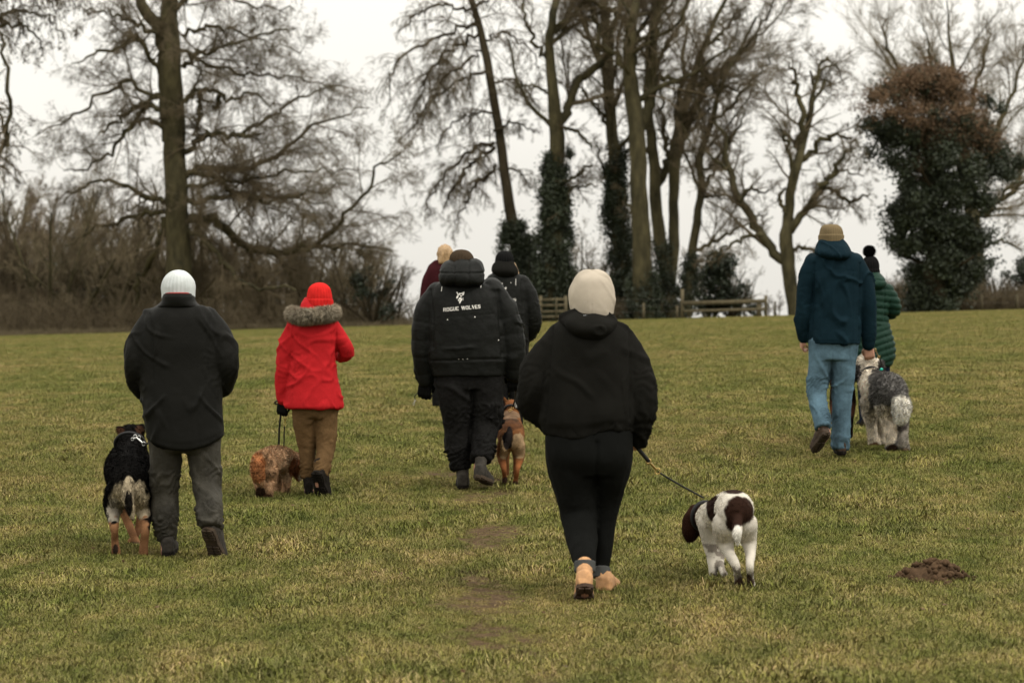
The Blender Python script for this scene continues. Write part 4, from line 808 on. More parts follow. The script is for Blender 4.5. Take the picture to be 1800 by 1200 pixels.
coat = garment('coat', b, black_coat, p1, fn=[lambda V, NN: folds(V, NN, .0055, (5, 5, 1.6), 3), lambda V, NN: creases(V, NN, .014, (.35, 0, 1), 6.5, 4), lambda V, NN: creases(V, NN, .012, (-.5, 0, 1), 7.5, 8), sag(v, 690, 762, 322, 72, 24), seam_h(v, lambda px: 754 + 24 * (1 - ((px - 322) / 72) ** 2), .004, 1.6)] + sleeve_folds(v, AR, 2, .007, 8)
    + [seam_v(v, lambda y: 262 + 8 * np.sin((y - 540) / 60), .006, 1.6, 545, 665), seam_v(v, lambda y: 371 - 6 * np.sin((y - 540) / 60), .006, 1.6, 545, 665)])
b = Blob(); b.torso(v, [(512,288,340,.118,.0),(517,286,342,.126,-.004),(527,284,345,.124,-.006),(536,274,357,.12,0)], n=12); garment('collar', b, black_coat, coat, vox=.007, fn=[seam_h(v, lambda px: 514.5 + 0 * px, .004, .8)])
b = Blob(); b.torso(v, [(510.3,289,339,.113,.0),(514,289,339,.114,.0)], n=6); garment('scarf', b, mat('dull_red_knit', (.22, .02, .016), .95), p1, vox=.007, label='red neck edge showing above the black collar')
beanie('beanie', v, 313.5, 470, 520, 29.5, white_knit, p1, dy=.01, ribs=26, amp=.0026, cuff=0, flat=2.0, depth=1.08)
garment('trousers', trouser_blob(v, [(705,262,386,.11,0),(740,259,388,.13,0),(790,262,386,.12,0)], LG), grey_trs, p1, fn=thigh_knee_folds(v, LG, 11, .008))
boot('boot', v, (294, 973, -.08), (-.01, .29, .012), (294, 940, 0), 0, grey_boot, rubber, p1, w=.044)
boot('boot', v, (362, 925, -.26), (.065, .16, -.235), (371, 905, -.18), 0, grey_boot, muddy, p1, w=.05, label='raised muddy boot showing its sole')

# ---- 2 woman in red coat
v = PV(18.12)
T = [(548,524,578,.06,0),(556,514,590,.085,0),(566,508,596,.10,0),(590,509,592,.115,0),(620,512,590,.11,0),(645,511,590,.12,0),(680,505,598,.14,0),(700,502,603,.15,0),(714,500,606,.155,0)]
AR = [[(518,566,0,12),(506,600,0,14.5),(499,640,0,13.5),(497,675,.02,11),(497,700,.03,9)], [(585,566,0,12.5),(600,592,0,14),(609,614,.03,14),(602,622,.13,12),(590,604,.22,10)]]
LG = [[(535,700,0,21),(536,740,0,19.5),(540,780,.03,15.5),(541,836,.02,11.5)], [(574,700,0,21),(574,750,-.01,18.5),(572,785,-.04,15.5),(566,815,-.14,13.5),(563,832,-.18,11.5)]]
p2, hc = figure('person', 'woman in red hooded coat and brown trousers walking the curly ginger dog', v, (545, 868, 0), T, AR, LG, (561, 527, .01), feet=[([v(542,835,.02), v(543,862,.02), v(543,864,.14)], [.04,.035,.028]), ([v(562,830,-.18), v(560,845,-.16), v(567,872,-.08)], [.038,.035,.028])])
coat = garment('coat', coat_blob(v, T, AR), red_coat, p2, fn=[lambda V, NN: folds(V, NN, .005, (6, 6, 2.5), 21), lambda V, NN: creases(V, NN, .013, (.9, 0, .55), 10, 3, .22), lambda V, NN: creases(V, NN, .011, (-.5, 0, 1), 9, 14, .22), seam_h(v, lambda px: 710 + 0 * px, .003, 1.2), seam_v(v, lambda y: 522 + (y - 600) * -.09, .004, 1, 580, 712), seam_v(v, lambda y: 582 + (y - 600) * .05, .004, 1, 580, 712)] + sleeve_folds(v, AR, 6, .007, 11)
    + [seam_v(v, lambda y: 516 - 2 * np.sin((y - 560) / 40) , .006, 1.3, 562, 640), seam_v(v, lambda y: 591 + 0 * y, .006, 1.3, 562, 625)])
b = Blob(); b.torso(v, [(520,536,584,.06,.0),(530,530,584,.075,-.01),(541,526,584,.085,-.02),(556,522,580,.09,-.04),(567,532,572,.06,-.05)], n=14); garment('hood', b, red_coat, coat, vox=.008, fn=[lambda V, NN: folds(V, NN, .007, (12, 12, 8), 5)])
arc = [v(516, 544, .06), v(514, 549, -.03), v(528, 553, -.12), v(552, 552, -.15), v(575, 549, -.11), v(587, 546, -.02), v(584, 541, .06)]
b = Blob(); b.tube(arc, [.035, .048, .05, .048, .05, .046, .035], n=30, flat=.9); V, NN, Fc = b.remesh(.009, 3)
rg = np.random.default_rng(4); colf = lambda P: np.array([.42, .36, .27]) * (.75 + .9 * (vnoise(P * 26)[:, None] * .5 + .5)) * (1 - .0)
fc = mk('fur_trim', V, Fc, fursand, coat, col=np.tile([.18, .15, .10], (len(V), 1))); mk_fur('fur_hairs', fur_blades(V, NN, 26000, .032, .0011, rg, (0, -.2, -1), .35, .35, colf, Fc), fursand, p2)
beanie('beanie', v, 561.5, 493, 535, 22.5, red_knit, p2, dy=.01, ribs=24, amp=.0018, cuff=.055)
garment('trousers', trouser_blob(v, [(680,514,596,.10,0),(705,512,598,.11,0),(730,520,592,.10,0)], LG), brown_trs, p2, fn=thigh_knee_folds(v, LG, 31, .007))
boot('boot', v, (543, 865, -.05), (-.02, .25, .01), (541, 832, .02), 0, rubber, rubber, p2, w=.040)
boot('boot', v, (555, 826, -.24), (.055, .12, -.245), (563, 812, -.14), 0, rubber, rubber, p2, w=.058, label='raised black boot showing its sole')
hb = Blob(); hand_chain(hb, v(497, 700, .03), (-.1, .1, -1), (.2, 1, 0), 1, .9); garment('glove', hb, black_knit, p2, vox=.005, smooth=2)

# ---- 3 man in padded jacket with printed back
v = PV(18.4)
T = [(488,786,836,.08,0),(496,768,856,.11,0),(508,758,872,.14,0),(530,754,880,.17,0),(570,753,886,.19,0),(600,754,888,.195,0),(628,754,889,.19,0),(640,758,888,.18,0),(657,762,886,.175,0)]
AR = [[(768,512,0,19),(750,545,0,21),(744,590,0,20.5),(744,630,.02,18),(748,664,.05,14)], [(864,506,0,20),(884,540,0,23),(897,580,0,23),(903,620,0,20.5),(904,652,.03,17)]]
LG = [[(800,640,0,33),(801,690,0,32),(805,740,.02,25),(806,780,.02,23),(812,822,0,17)], [(853,640,0,33),(856,690,0,29.5),(856,735,.0,24.5),(850,770,-.06,22),(846,806,-.16,16.5)]]
p3, hc = figure('person', 'broad man in black padded jacket with full wordmark print and brown knitted hat', v, (818, 857, 0), T, AR, LG, (811, 470, .02), feet=[([v(812,820,0), v(814,848,0), v(813,852,.14)], [.045,.04,.03]), ([v(846,806,-.16), v(842,826,-.14), v(858,842,.0)], [.045,.04,.03])])
puffs = [lambda V, NN, P=leg_pts(v, A): V + NN * ((lambda TD: (.007 * (np.abs(np.sin(TD[0] * 2*np.pi / .26 + .4)) ** .45 - .7) * (TD[1] < .14) * np.clip((TD[0] - .10) / .04, 0, 1)))(seg_param(V, P)))[:, None] for A in AR]
coat = garment('jacket', coat_blob(v, T, AR, pw=2.6), black_puff, p3, fn=puffs + [lambda V, NN: folds(V, NN, .006, (8, 8, 5), 41)] + sleeve_folds(v, AR, 16, .005, 16) + [seam_h(v, lambda px: 629 - .03 * (px - 820), .012, 1.6, 755, 889), lambda V, NN: creases(V, NN, .015, (1, 0, .15), 7, 6),
    seam_v(v, lambda y: 756 + 6 * np.sin((y - 500) / 50), .012, 1.8, 505, 610), seam_v(v, lambda y: 876 + (y - 510) * .06, .012, 1.8, 505, 625), seam_h(v, lambda px: 553 - .07 * (px - 800), .004, 1, 770, 870)])
b = Blob(); b.torso(v, [(452,796,838,.05,-.0),(458,782,846,.10,-.02),(470,775,850,.13,-.04),(484,772,851,.14,-.07),(495,776,850,.12,-.08),(501,790,838,.06,-.08)], n=20)
garment('hood', b, black_puff, coat, vox=.008, fn=[lambda V, NN: folds(V, NN, .009, (9, 9, 6), 7), seam_h(v, lambda px: 476 + 0 * px, .009, 1.5), seam_v(v, lambda y: 799 + 0 * y, .008, 1.4), seam_v(v, lambda y: 824 + 0 * y, .008, 1.4)])
beanie('beanie', v, 811, 435, 468, 21.5, brown_knit, p3, dy=.02, ribs=22, amp=.0024)
garment('trousers', trouser_blob(v, [(600,765,880,.14,0),(640,764,884,.15,0),(680,770,884,.14,0)], LG), black_trs, p3, fn=thigh_knee_folds(v, LG, 51, .010))
boot('boot', v, (814, 855, -.1), (-.01, .29, .012), (812, 818, 0), 0, grey_boot, rubber, p3, w=.05)
boot('boot', v, (838, 836, -.3), (.10, .235, -.065), (846, 800, -.16), 0, grey_boot, muddy, p3, w=.05, label='raised dirty grey boot')
for wr, dd, sd in ((v(748, 664, .05), (-.1, .2, -1), 1), (v(904, 650, .03), (0, .2, -1), -1)):
    hb = Blob(); hand_chain(hb, wr, dd, (0.15 * sd, 1, -.1), sd, .75, 1.28); garment('glove', hb, black_knit, p3, vox=.006, smooth=2)

# printed wordmark and head emblem, laid on the back of a jacket
GL = {'R': [(0,0,.22,1),(0,.87,.6,1),(.5,.6,.74,.94),(.2,.46,.62,.58),(.42,.3,.6,.47),(.52,.14,.72,.32),(.6,0,.86,.14)], 'O': [(0,.15,.2,.85),(.58,.15,.78,.85),(.14,.84,.64,1),(.14,0,.64,.16)],
      'G': [(0,.15,.2,.85),(.14,.84,.76,1),(.14,0,.7,.16),(.54,.05,.78,.48)], 'U': [(0,.2,.2,1),(.56,.2,.74,1),(.12,0,.66,.18)], 'E': [(0,0,.2,1),(.2,.86,.72,1),(.2,.43,.58,.58),(.2,0,.74,.15),(.64,.7,.72,.88),(.66,.1,.74,.3)],
      'L': [(0,0,.2,1),(.2,0,.72,.15),(.62,.1,.72,.34)], 'S': [(.04,.5,.28,.9),(.14,.86,.66,1),(.1,.42,.6,.6),(.46,.1,.7,.52),(.06,0,.56,.15),(.0,.05,.1,.3),(.62,.7,.7,.95)]}
def glyph(ch):
    if ch == 'W': return [[(0,1),(.3,1),(.5,0),(.34,0)],[(.34,0),(.5,0),(.66,1),(.56,1)],[(.5,1),(.78,1),(.96,0),(.82,0)],[(.82,0),(.96,0),(1.16,1),(1.04,1)]]
    if ch == 'V': return [[(0,1),(.3,1),(.52,0),(.38,0)],[(.38,0),(.52,0),(.82,1),(.68,1)]]
    return [[(a, b_), (c_, b_), (c_, d_), (a, d_)] for a, b_, c_, d_ in GL[ch]]
def printing(jacket, v, x0, x1, yb0, yb1, hgt, text, emblem, snaps, parent):
    """conforms print polygons to the jacket's back; yb0..yb1 baseline (px) from left to right"""
    me = jacket.data; off = np.array(rootloc(jacket)); bv = BVHTree.FromPolygons([tuple(np.array(q.co) + off) for q in me.vertices], [tuple(p_.vertices) for p_ in me.polygons])
    adv = {'R': .92, 'O': .9, 'G': .9, 'U': .86, 'E': .84, 'W': 1.26, 'L': .82, 'V': .9, 'S': .82, ' ': .62}; tot = sum(adv[c_] for c_ in text); k = (x1 - x0) / tot; x = x0
    wm = link(bpy.data.objects.new('printed_wordmark', None), parent); wm.empty_display_size = .05
    def lay(name, polys, par, mt=whitepr):
        V, Fs = [], []
        for pl in polys:
            idx = []
            for (px, py) in pl:
                q = v(px, py, -1.2); hit = bv.ray_cast(Vector(q), Vector((0, 1, 0)))[0]
                if hit is None: break
                V.append((hit.x, hit.y - .0045, hit.z)); idx.append(len(V) - 1)
            if len(idx) == len(pl): Fs.append(tuple(idx))
        if Fs: mk(name, V, Fs, mt, par, smooth=False)
    for ch in text:
        if ch != ' ': lay('letter', [[(x + a * k, yb0 + (yb1 - yb0) * (x - x0) / (x1 - x0) - b_ * hgt) for a, b_ in g] for g in glyph(ch)], wm)
        x += adv[ch] * k
    lay('emblem', emblem, parent)
    for q_ in snaps: lay('snap' if abs(q_[0][1] - q_[2][1]) < 5 else 'reflective_strip', [q_], parent)
def emblem(cx, cy, s):
    """a stylised wolf head looking up to the left with an open ruff"""
    E = [[(-9,-11),(-7,-13),(-4,-7),(-6,-5)], [(-6,-6),(-1,-10),(3,-8),(-3,-4)], [(1,-9),(9,-13),(9.5,-10),(4,-6)], [(6,-8),(9.5,-10),(8,-5),(4,-3)], [(-9,0),(-6,-5),(-3,-4),(-5,1),(-8,4)], [(0,-5),(4,-3),(3,-1),(0,-2)],
         [(-4,3),(0,0),(3,1),(1,5),(-3,6)], [(-6,6),(-3,6),(-1,11),(-4,9)], [(-1,6),(2,5),(2,11),(-2,13)], [(2,4),(5,1),(4,8),(2,9)], [(-2,12),(1,10),(0,15),(-3,14)], [(6,2),(7,1),(7,8),(6,6)]]
    return [[(cx + a * s, cy + b_ * s) for a, b_ in pl] for pl in E]
def sq(cx, cy, a, b_): return [(cx - a, cy - b_), (cx + a, cy - b_), (cx + a, cy + b_), (cx - a, cy + b_)]
printing(coat, v, 772, 842, 541, 534.5, 7.0, 'ROGUE WOLVES', emblem(803.5, 514, .82), [sq(780, 556, 1, 1), sq(831, 551, 1, 1), sq(875, 594, .9, .9)] + [sq(x_, 629 - .03*(x_-820), .8, .8) for x_ in (801, 808.5, 817)]
         + [[(768.5, 494), (769.7, 494), (768.7, 503), (767.5, 503)], [(842.4, 487), (843.8, 487), (842.4, 496), (841, 496)]], p3)

# ---- 4 person in the second printed jacket, farther ahead
v = PV(23.8)
T = [(474,872,904,.06,0),(482,862,916,.09,0),(496,856,924,.12,0),(530,858,928,.14,0),(560,860,928,.15,0),(592,860,928,.15,0)]
AR = [[(867,492,0,13),(856,520,0,15),(852,560,0,15),(856,590,.02,12),(862,612,.05,9)], [(918,494,0,13),(930,520,0,15.5),(937,555,.01,14.5),(934,580,.08,12.5),(926,590,.16,10)]]
LG = [[(878,575,0,19),(878,630,0,16),(880,690,0,12.5),(880,742,0,10)], [(911,575,0,19),(911,630,0,16),(909,690,0,12.5),(908,742,0,10)]]
p4, hc = figure('person', 'person in dark beanie and black printed jacket partly hidden behind the broad man', v, (895, 748, 0), T, AR, LG, (886, 463, .01), feet=[([v(880,738,0), v(880,746,.12)], [.035,.03]), ([v(908,738,0), v(908,746,.12)], [.035,.03])])
coat = garment('jacket', coat_blob(v, T, AR), black_puff, p4, fn=[lambda V, NN: folds(V, NN, .007, (8, 8, 5), 61)] + sleeve_folds(v, AR, 26, .008, 13) + [seam_v(v, lambda y: 917 + 0*y, .010, 1.4, 488, 570)])
b = Blob(); b.torso(v, [(454,876,898,.06,.0),(462,868,904,.09,-.02),(474,865,910,.11,-.04),(484,876,906,.06,-.05)], n=14); garment('hood', b, black_jersey, coat, vox=.009, fn=[lambda V, NN: folds(V, NN, .010, (10, 10, 8), 9)])
beanie('beanie', v, 887, 438, 466, 16.5, black_knit, p4, dy=.01, ribs=22)
b = Blob(); b.tube([v(903, 462, .05), v(908, 475, .0), v(911, 486, -.04)], [.02, .022, .012]); garment('hair', b, hairblond, p4, vox=.006)
garment('trousers', trouser_blob(v, [(570,862,926,.12,0),(600,860,928,.12,0)], LG), black_trs, p4, fn=thigh_knee_folds(v, LG, 71))
printing(coat, v, 856, 908, 528, 523, 5, 'ROGUE WOLVES', emblem(884, 505, .62), [sq(881, 491, 1.6, 1.6), sq(898, 489.5, .7, .7), sq(901, 536, .8, .8), [(906.6, 482), (907.5, 482), (907.3, 494), (906.4, 494)]], p4)
for (a_, c_) in ((880, -.02), (908, .02)): boot('boot', v, (a_, 748, -.05), (c_, .26, .01), (a_, 738, 0), 0, rubber, rubber, p4, w=.04)

# ---- 5 blond person in maroon coat, farthest
v = PV(27)
T = [(455,764,792,.05,0),(462,757,800,.08,0),(476,751,806,.11,0),(510,750,806,.12,0),(560,750,806,.12,0),(600,748,808,.12,0)]
AR = [[(762,470,0,10),(754,495,0,12),(750,530,0,11.5),(752,570,.05,9),(756,590,.1,7)], [(797,470,0,10),(804,495,0,12),(808,530,0,11.5),(806,570,.05,9),(802,590,.1,7)]]
LG = [[(768,585,0,16),(768,640,0,13),(769,712,0,9)], [(792,585,0,16),(792,640,0,13),(791,712,0,9)]]
p5, hc = figure('person', 'blond person in maroon coat almost hidden behind the broad man', v, (780, 718, 0), T, AR, LG, (782, 446, 0), feet=[([v(769,708,0), v(769,714,.12)], [.035,.03]), ([v(791,708,0), v(791,714,.12)], [.035,.03])])
garment('coat', coat_blob(v, T, AR), maroon_wool, p5, fn=[lambda V, NN: folds(V, NN, .009, (7, 7, 3), 81)])
b = Blob(); b.ell(v(782, 444, -.01), (.088, .098, .105)); b.ell(v(781, 455, -.03), (.075, .06, .08)); b.tube([v(777, 445, -.08), v(775, 458, -.09)], [.03, .02]); garment('hair', b, hairblond, p5, vox=.009, fn=[lambda V, NN: folds(V, NN, .012, (40, 40, 8), 8)])
garment('trousers', trouser_blob(v, [(575,752,806,.10,0),(605,752,806,.10,0)], LG), black_trs, p5)
for (a_, c_) in ((769, -.02), (791, .02)): boot('boot', v, (a_, 717, -.05), (c_, .26, .01), (a_, 709, 0), 0, rubber, rubber, p5, w=.04)

# ---- 6 woman in black with cream hood
v = PV(12.5)
T = [(548,1003,1066,.07,0),(558,988,1080,.10,0),(572,974,1098,.14,0),(600,964,1112,.17,0),(640,957,1114,.18,0),(680,953,1114,.185,0),(715,950,1114,.19,0),(738,950,1113,.185,0),(752,956,1108,.18,0)]
AR = [[(985,590,0,26),(955,640,0,33),(940,682,.0,29),(944,712,.06,27),(966,730,.15,22)], [(1086,588,0,27),(1110,640,0,32),(1121,690,0,34),(1120,735,.03,29),(1122,769,.08,16)]]
LG = [[(1003,760,0,45),(1008,810,0,47),(1014,865,.01,37),(1018,905,.0,31),(1023,945,-.1,27.5),(1027,978,-.25,20),(1028,990,-.28,18.5)], [(1069,760,0,43),(1070,810,0,41),(1067,860,.06,29),(1062,905,.08,23),(1060,950,.06,19),(1058,985,.04,14),(1058,1000,.03,13)]]
p6, hc = figure('person', 'woman with cream hood up, black jacket and leggings leading the brown and white spaniel', v, (1050, 1045, 0), T, AR, LG, (1039, 515, .02), feet=[([v(1028,1000,-.32), v(1028,1028,-.38), v(1028,1046,-.26)], [.04,.035,.028]), ([v(1059,1000,.03), v(1060,1030,.03), v(1062,1034,.16)], [.04,.035,.028])], hands=[(v(1121, 752, .08), (.0, .1, -1), (-.3, 1, 0), -1, 1.0, .9)])
coat = garment('jacket', coat_blob(v, T, AR, pw=2.5), black_jersey, p6, vox=.010, fn=[lambda V, NN: folds(V, NN, .009, (6, 6, 2.6), 91), lambda V, NN: creases(V, NN, .013, (.6, 0, 1), 7, 3), lambda V, NN: creases(V, NN, .012, (-.7, 0, 1), 7, 12)] + sleeve_folds(v, AR, 36, .009, 7) + [seam_v(v, lambda y: 969 - (y - 600) * .08, .010, 2, 570, 735), seam_v(v, lambda y: 1108 + 0 * y, .010, 2, 570, 735)]
    + [lambda V, NN: (lambda px, py: V - NN * (.010 * np.clip((py - 733) / 8, 0, 1))[:, None] + NN * (.003 * np.cos(px * 1.9) * np.clip((py - 736) / 4, 0, 1))[:, None])(*v.px(V)), sag(v, 700, 752, 1000, 70, 14)])
b = Blob(); b.torso(v, [(471,1034,1046,.025,.02),(472.5,1026,1054,.055,.02),(477,1018,1061,.085,.015),(488,1008,1071,.115,.005),(508,1000,1078,.13,0),(528,1001,1079,.13,-.01),(546,1006,1077,.12,-.02),(560,1012,1076,.10,-.02)], n=34, pw=2.05)
garment('hood', b, cream_jersey, p6, vox=.008, label='cream jersey hood pulled up over the head', fn=[lambda V, NN: folds(V, NN, .004, (9, 9, 2.5), 13), lambda V, NN: creases(V, NN, .011, (.12, 0, 1), 13, 5, .25), lambda V, NN: creases(V, NN, .008, (-.3, 0, 1), 11, 25, .25), seam_v(v, lambda y: 1040 + 0 * y, .004, 1)])
b = Blob(); b.torso(v, [(543,1000,1068,.08,-.02),(550,990,1078,.12,-.03),(562,985,1084,.14,-.06),(576,996,1078,.13,-.09),(588,1012,1064,.09,-.10),(596,1026,1050,.04,-.09)], n=22)
garment('jacket_hood', b, black_jersey, coat, vox=.008, fn=[lambda V, NN: folds(V, NN, .010, (8, 8, 5), 14), lambda V, NN: creases(V, NN, .014, (1, 0, -.35), 9, 4)])
V, Fc = boxv(v(1029, 551, -.152), (.010, .002, .006)); mk('neck_label', V, Fc, white_knit, coat, smooth=False)
garment('leggings', trouser_blob(v, [(735,962,1108,.15,0),(765,959,1111,.165,-.01),(800,961,1110,.165,-.02),(830,966,1104,.14,0)], LG, af=1.1), legging, p6, vox=.009, fn=[lambda V, NN: folds(V, NN, .004, (9, 9, 9), 17), seam_v(v, lambda y: 1049 + 0 * y, .012, 3.2, 770, 850)] + [lambda V, NN, P=leg_pts(v, A): gather(V, NN, P, .30, .48, .004, 12, 9) for A in LG])
for hl, vc, sh, lb in (((1028, 1026, -.47), (.0, .215, -.12), (1028, 990, -.31), 'raised tan boot showing its dark sole'), ((1060, 1041, -.04), (.06, .25, .012), (1057, 1000, .03), None)):
    bt = boot('boot', v, hl, vc, sh, 0, tan_boot, tan_sole, p6, w=.057, label=lb, shaft_r=.055 if lb else .046)
    c0 = v(*sh); c1 = c0 + [0, 0, .0]; b = Blob(); b.tube([c0 + [0, -.012, -.030], c0 + [0, .004, .026]], [.054, .055] if lb else [.046, .047], n=6, S=24, flat=1.05, rnd=False); garment('cuff', b, grey_cuff, bt, vox=.006, smooth=3)

# ---- 7 man in navy teal jacket and jeans
v = PV(19.75)
T = [(438,1440,1494,.075,0),(446,1424,1510,.11,0),(456,1418,1516,.13,0),(480,1424,1516,.145,0),(520,1428,1514,.15,0),(560,1424,1511,.15,0),(590,1422,1511,.155,0),(601,1422,1512,.155,0)]
AR = [[(1430,456,0,15),(1419,490,0,16),(1415,530,0,15),(1412,565,.02,13),(1413,590,.05,10.5)], [(1503,456,0,15),(1518,490,0,16),(1525,530,0,15),(1527,570,.03,13),(1527,602,.06,11)]]
LG = [[(1443,595,0,23),(1441,640,0,20.5),(1436,680,.0,17.5),(1440,715,-.08,15),(1446,750,-.18,13.5)], [(1485,595,0,23),(1483,640,0,20.5),(1481,680,.02,17),(1479,735,.02,16),(1477,786,0,14)]]
p7, hc = figure('person', 'man in navy jacket, jeans and khaki knitted cap holding the grey and white dog', v, (1470, 797, 0), T, AR, LG, (1461, 427, .01), feet=[([v(1446,750,-.18), v(1452,760,-.16), v(1438,780,-.05)], [.042,.038,.03]), ([v(1477,780,0), v(1478,791,.14)], [.042,.03])],
    hands=[(v(1527, 604, .06), (.1, .15, -1), (.0, 1, .2), -1, 1.0, 1.05), (v(1411, 592, .06), (-.05, .5, -1), (1, .2, 0), 1, .7, .9)])
coat = garment('jacket', coat_blob(v, T, AR), teal_shell, p7, fn=[lambda V, NN: folds(V, NN, .006, (6, 6, 1.8), 101), lambda V, NN: creases(V, NN, .022, (.35, 0, 1), 6.5, 33), lambda V, NN: creases(V, NN, .018, (-.3, 0, 1), 6.5, 37), seam_h(v, lambda px: 471 + .002 * (px - 1466) ** 2, .005, 1, 1428, 1508), seam_h(v, lambda px: 597 + 0*px, .003, 1)] + sleeve_folds(v, AR, 46, .005, 9)
    + [seam_v(v, lambda y: 1431 - (y - 470) * .035, .012, 1.6, 458, 600), seam_v(v, lambda y: 1512 - (y - 470) * .02, .012, 1.6, 458, 600), seam_v(v, lambda y: 1441 + 0 * y, .003, .9, 475, 600), seam_v(v, lambda y: 1499 + 0 * y, .003, .9, 475, 600)])
b = Blob(); b.torso(v, [(414,1447,1476,.05,0),(420,1440,1484,.085,-.01),(430,1435,1492,.11,-.03),(441,1433,1497,.125,-.06),(449,1444,1494,.11,-.08),(456,1458,1484,.05,-.08)], n=20)
garment('hood', b, teal_shell, coat, vox=.008, fn=[lambda V, NN: folds(V, NN, .007, (9, 9, 6), 27), lambda V, NN: creases(V, NN, .012, (1, 0, -.7), 8, 2), seam_v(v, lambda y: 1452 + (y - 415) * .45, .005, 1)])
beanie('knitted_cap', v, 1461, 391, 428, 21, khaki_knit, p7, dy=.01, ribs=30, amp=.001, cuff=.085, flat=3.2)
garment('jeans', trouser_blob(v, [(575,1426,1506,.12,0),(602,1422,1508,.125,0),(630,1424,1505,.12,0)], LG), jean, p7, vox=.009, fn=thigh_knee_folds(v, LG, 111, .006) + [seam_v(v, lambda y: 1463 + 0*y, .006, 1.2, 600, 640)])
boot('boot', v, (1480, 795, -.07), (.01, .29, .012), (1477, 780, 0), 0, brown_boot, rubber, p7, w=.046)
boot('boot', v, (1455, 758, -.25), (-.085, .21, -.17), (1446, 744, -.17), 0, brown_boot, muddy, p7, w=.046, label='raised brown boot showing its sole')

# ---- 8 woman in green quilted coat and bobble hat
v = PV(22.5)
T = [(492,1514,1552,.06,0),(500,1506,1566,.09,0),(512,1500,1568,.115,0),(545,1502,1560,.12,0),(565,1500,1562,.12,0),(600,1497,1572,.15,0),(625,1497,1572,.155,0),(640,1502,1565,.145,0)]
AR = [[(1508,508,0,11),(1499,530,0,12.5),(1496,552,.03,12),(1504,565,.12,10),(1512,556,.2,8)], [(1560,508,0,12),(1569,528,0,13),(1571,543,.04,12),(1562,548,.14,10.5),(1552,538,.22,8)]]
LG = [[(1518,630,0,15),(1519,680,0,12),(1520,745,0,9)], [(1550,630,0,15),(1551,680,0,12.5),(1550,745,0,9)]]
p8, hc = figure('person', 'woman in dark green quilted coat and black bobble hat beyond the navy jacket man', v, (1535, 752, 0), T, AR, LG, (1530, 476, .01), feet=[([v(1520,740,0), v(1520,748,.12)], [.035,.03]), ([v(1550,740,0), v(1550,748,.12)], [.035,.03])])
def quilt(V, NN):
    px, py = v.px(V); ph = (py - 492 - .35 * np.abs(px - 1538) * np.where(py > 570, -1, .3)) / 11.5; g = np.abs(np.sin(ph * np.pi)); return V + NN * (.017 * (g ** .5 - .65) * (py > 497))[:, None]
coat = garment('quilted_coat', coat_blob(v, T, AR), green_puff, p8, fn=[quilt, lambda V, NN: folds(V, NN, .006, (11, 11, 7), 121), seam_v(v, lambda y: 1555 + 0*y, .010, 1.2, 505, 560)])
b = Blob(); b.torso(v, [(474,1521,1541,.05,0),(480,1516,1548,.085,-.02),(490,1512,1556,.11,-.05),(500,1516,1556,.10,-.07),(507,1528,1548,.04,-.07)], n=16); garment('hood', b, green_puff, coat, vox=.008, fn=[lambda V, NN: folds(V, NN, .008, (9, 9, 6), 29), seam_h(v, lambda px: 488 + .1 * (px - 1534), .008, 1.4)])
beanie('bobble_hat', v, 1530, 446, 480, 15.5, black_knit, p8, dy=.01, ribs=20, amp=.002, cuff=.05)
b = Blob(); b.ell(v(1528, 439, .0), (.050, .050, .046)); V, NN, Fc = b.remesh(.008, 1); bo = mk('bobble', V, Fc, black_knit, p8); mk_fur('bobble_yarn', fur_blades(V, NN, 3500, .022, .0016, rg, (0, 0, -.2), .05, .4, None, Fc), black_knit, p8)
garment('trousers', trouser_blob(v, [(610,1504,1565,.11,0),(640,1504,1566,.11,0)], LG), cloth('dark_jeans', (.008, .012, .022)), p8)
for (a_, c_) in ((1520, -.02), (1550, .02)): boot('boot', v, (a_, 752, -.05), (c_, .26, .01), (a_, 744, 0), 0, rubber, rubber, p8, w=.04)

# ================================================================ DOGS
def paint(v, default, patches, seed, mottle=.35, ms=30):
    def f(P):
        px, py = v.px(P); dy = P[:, 1] - v.D; nz = fbm(P * 22 + seed, 3); C = np.tile(np.array(default, float), (len(P), 1))
        for (cx, cy, rx, ry, d0, d1, c, *k) in patches:
            e = ((px - cx) / rx) ** 2 + ((py - cy) / ry) ** 2 + nz * (k[0] if k else .9); w = np.clip((1 - e) / .22 + .5, 0, 1) * (dy > d0) * (dy < d1)
            C = C * (1 - w[:, None]) + np.array(c) * w[:, None]
        return C * (1 + mottle * vnoise(P * ms + seed))[:, None]
    return f
def dog(label, v, base, chains, colf, fur, eyes, nose, vox=.009, extra=None, nblades=60000, seed=1, group=None, legs=(0, .4)):
    b0 = v(*base); root = thing('dog', label, 'dog', (b0[0], b0[1], float(gz(b0[0], b0[1]))), group); b = Blob()
    for pts in chains:
        fl = 1.0
        if isinstance(pts, tuple): pts, fl = pts
        b.tube([v(p[0], p[1], p[2]) for p in pts], [p[3] * (v.D + p[2]) / F for p in pts], S=16, flat=fl)
    V, NN, Fc = b.remesh(vox, 3); V = V + NN * (.0035 * fbm(V * 16 + seed, 2))[:, None]
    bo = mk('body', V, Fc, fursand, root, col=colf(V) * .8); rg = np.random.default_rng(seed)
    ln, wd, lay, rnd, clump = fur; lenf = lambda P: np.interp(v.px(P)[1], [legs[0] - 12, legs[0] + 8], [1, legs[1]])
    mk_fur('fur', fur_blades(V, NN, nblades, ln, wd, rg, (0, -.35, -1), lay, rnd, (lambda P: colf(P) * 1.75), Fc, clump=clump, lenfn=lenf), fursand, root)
    for e in eyes:
        q = Blob(); q.ell(v(*e), .009); V, Fc = q.out(); mk('eye', V, Fc, eyem, bo)
    q = Blob(); q.ell(v(*nose), (.016, .014, .012)); V, Fc = q.out(); mk('nose', V, Fc, rubber, bo)
    return root
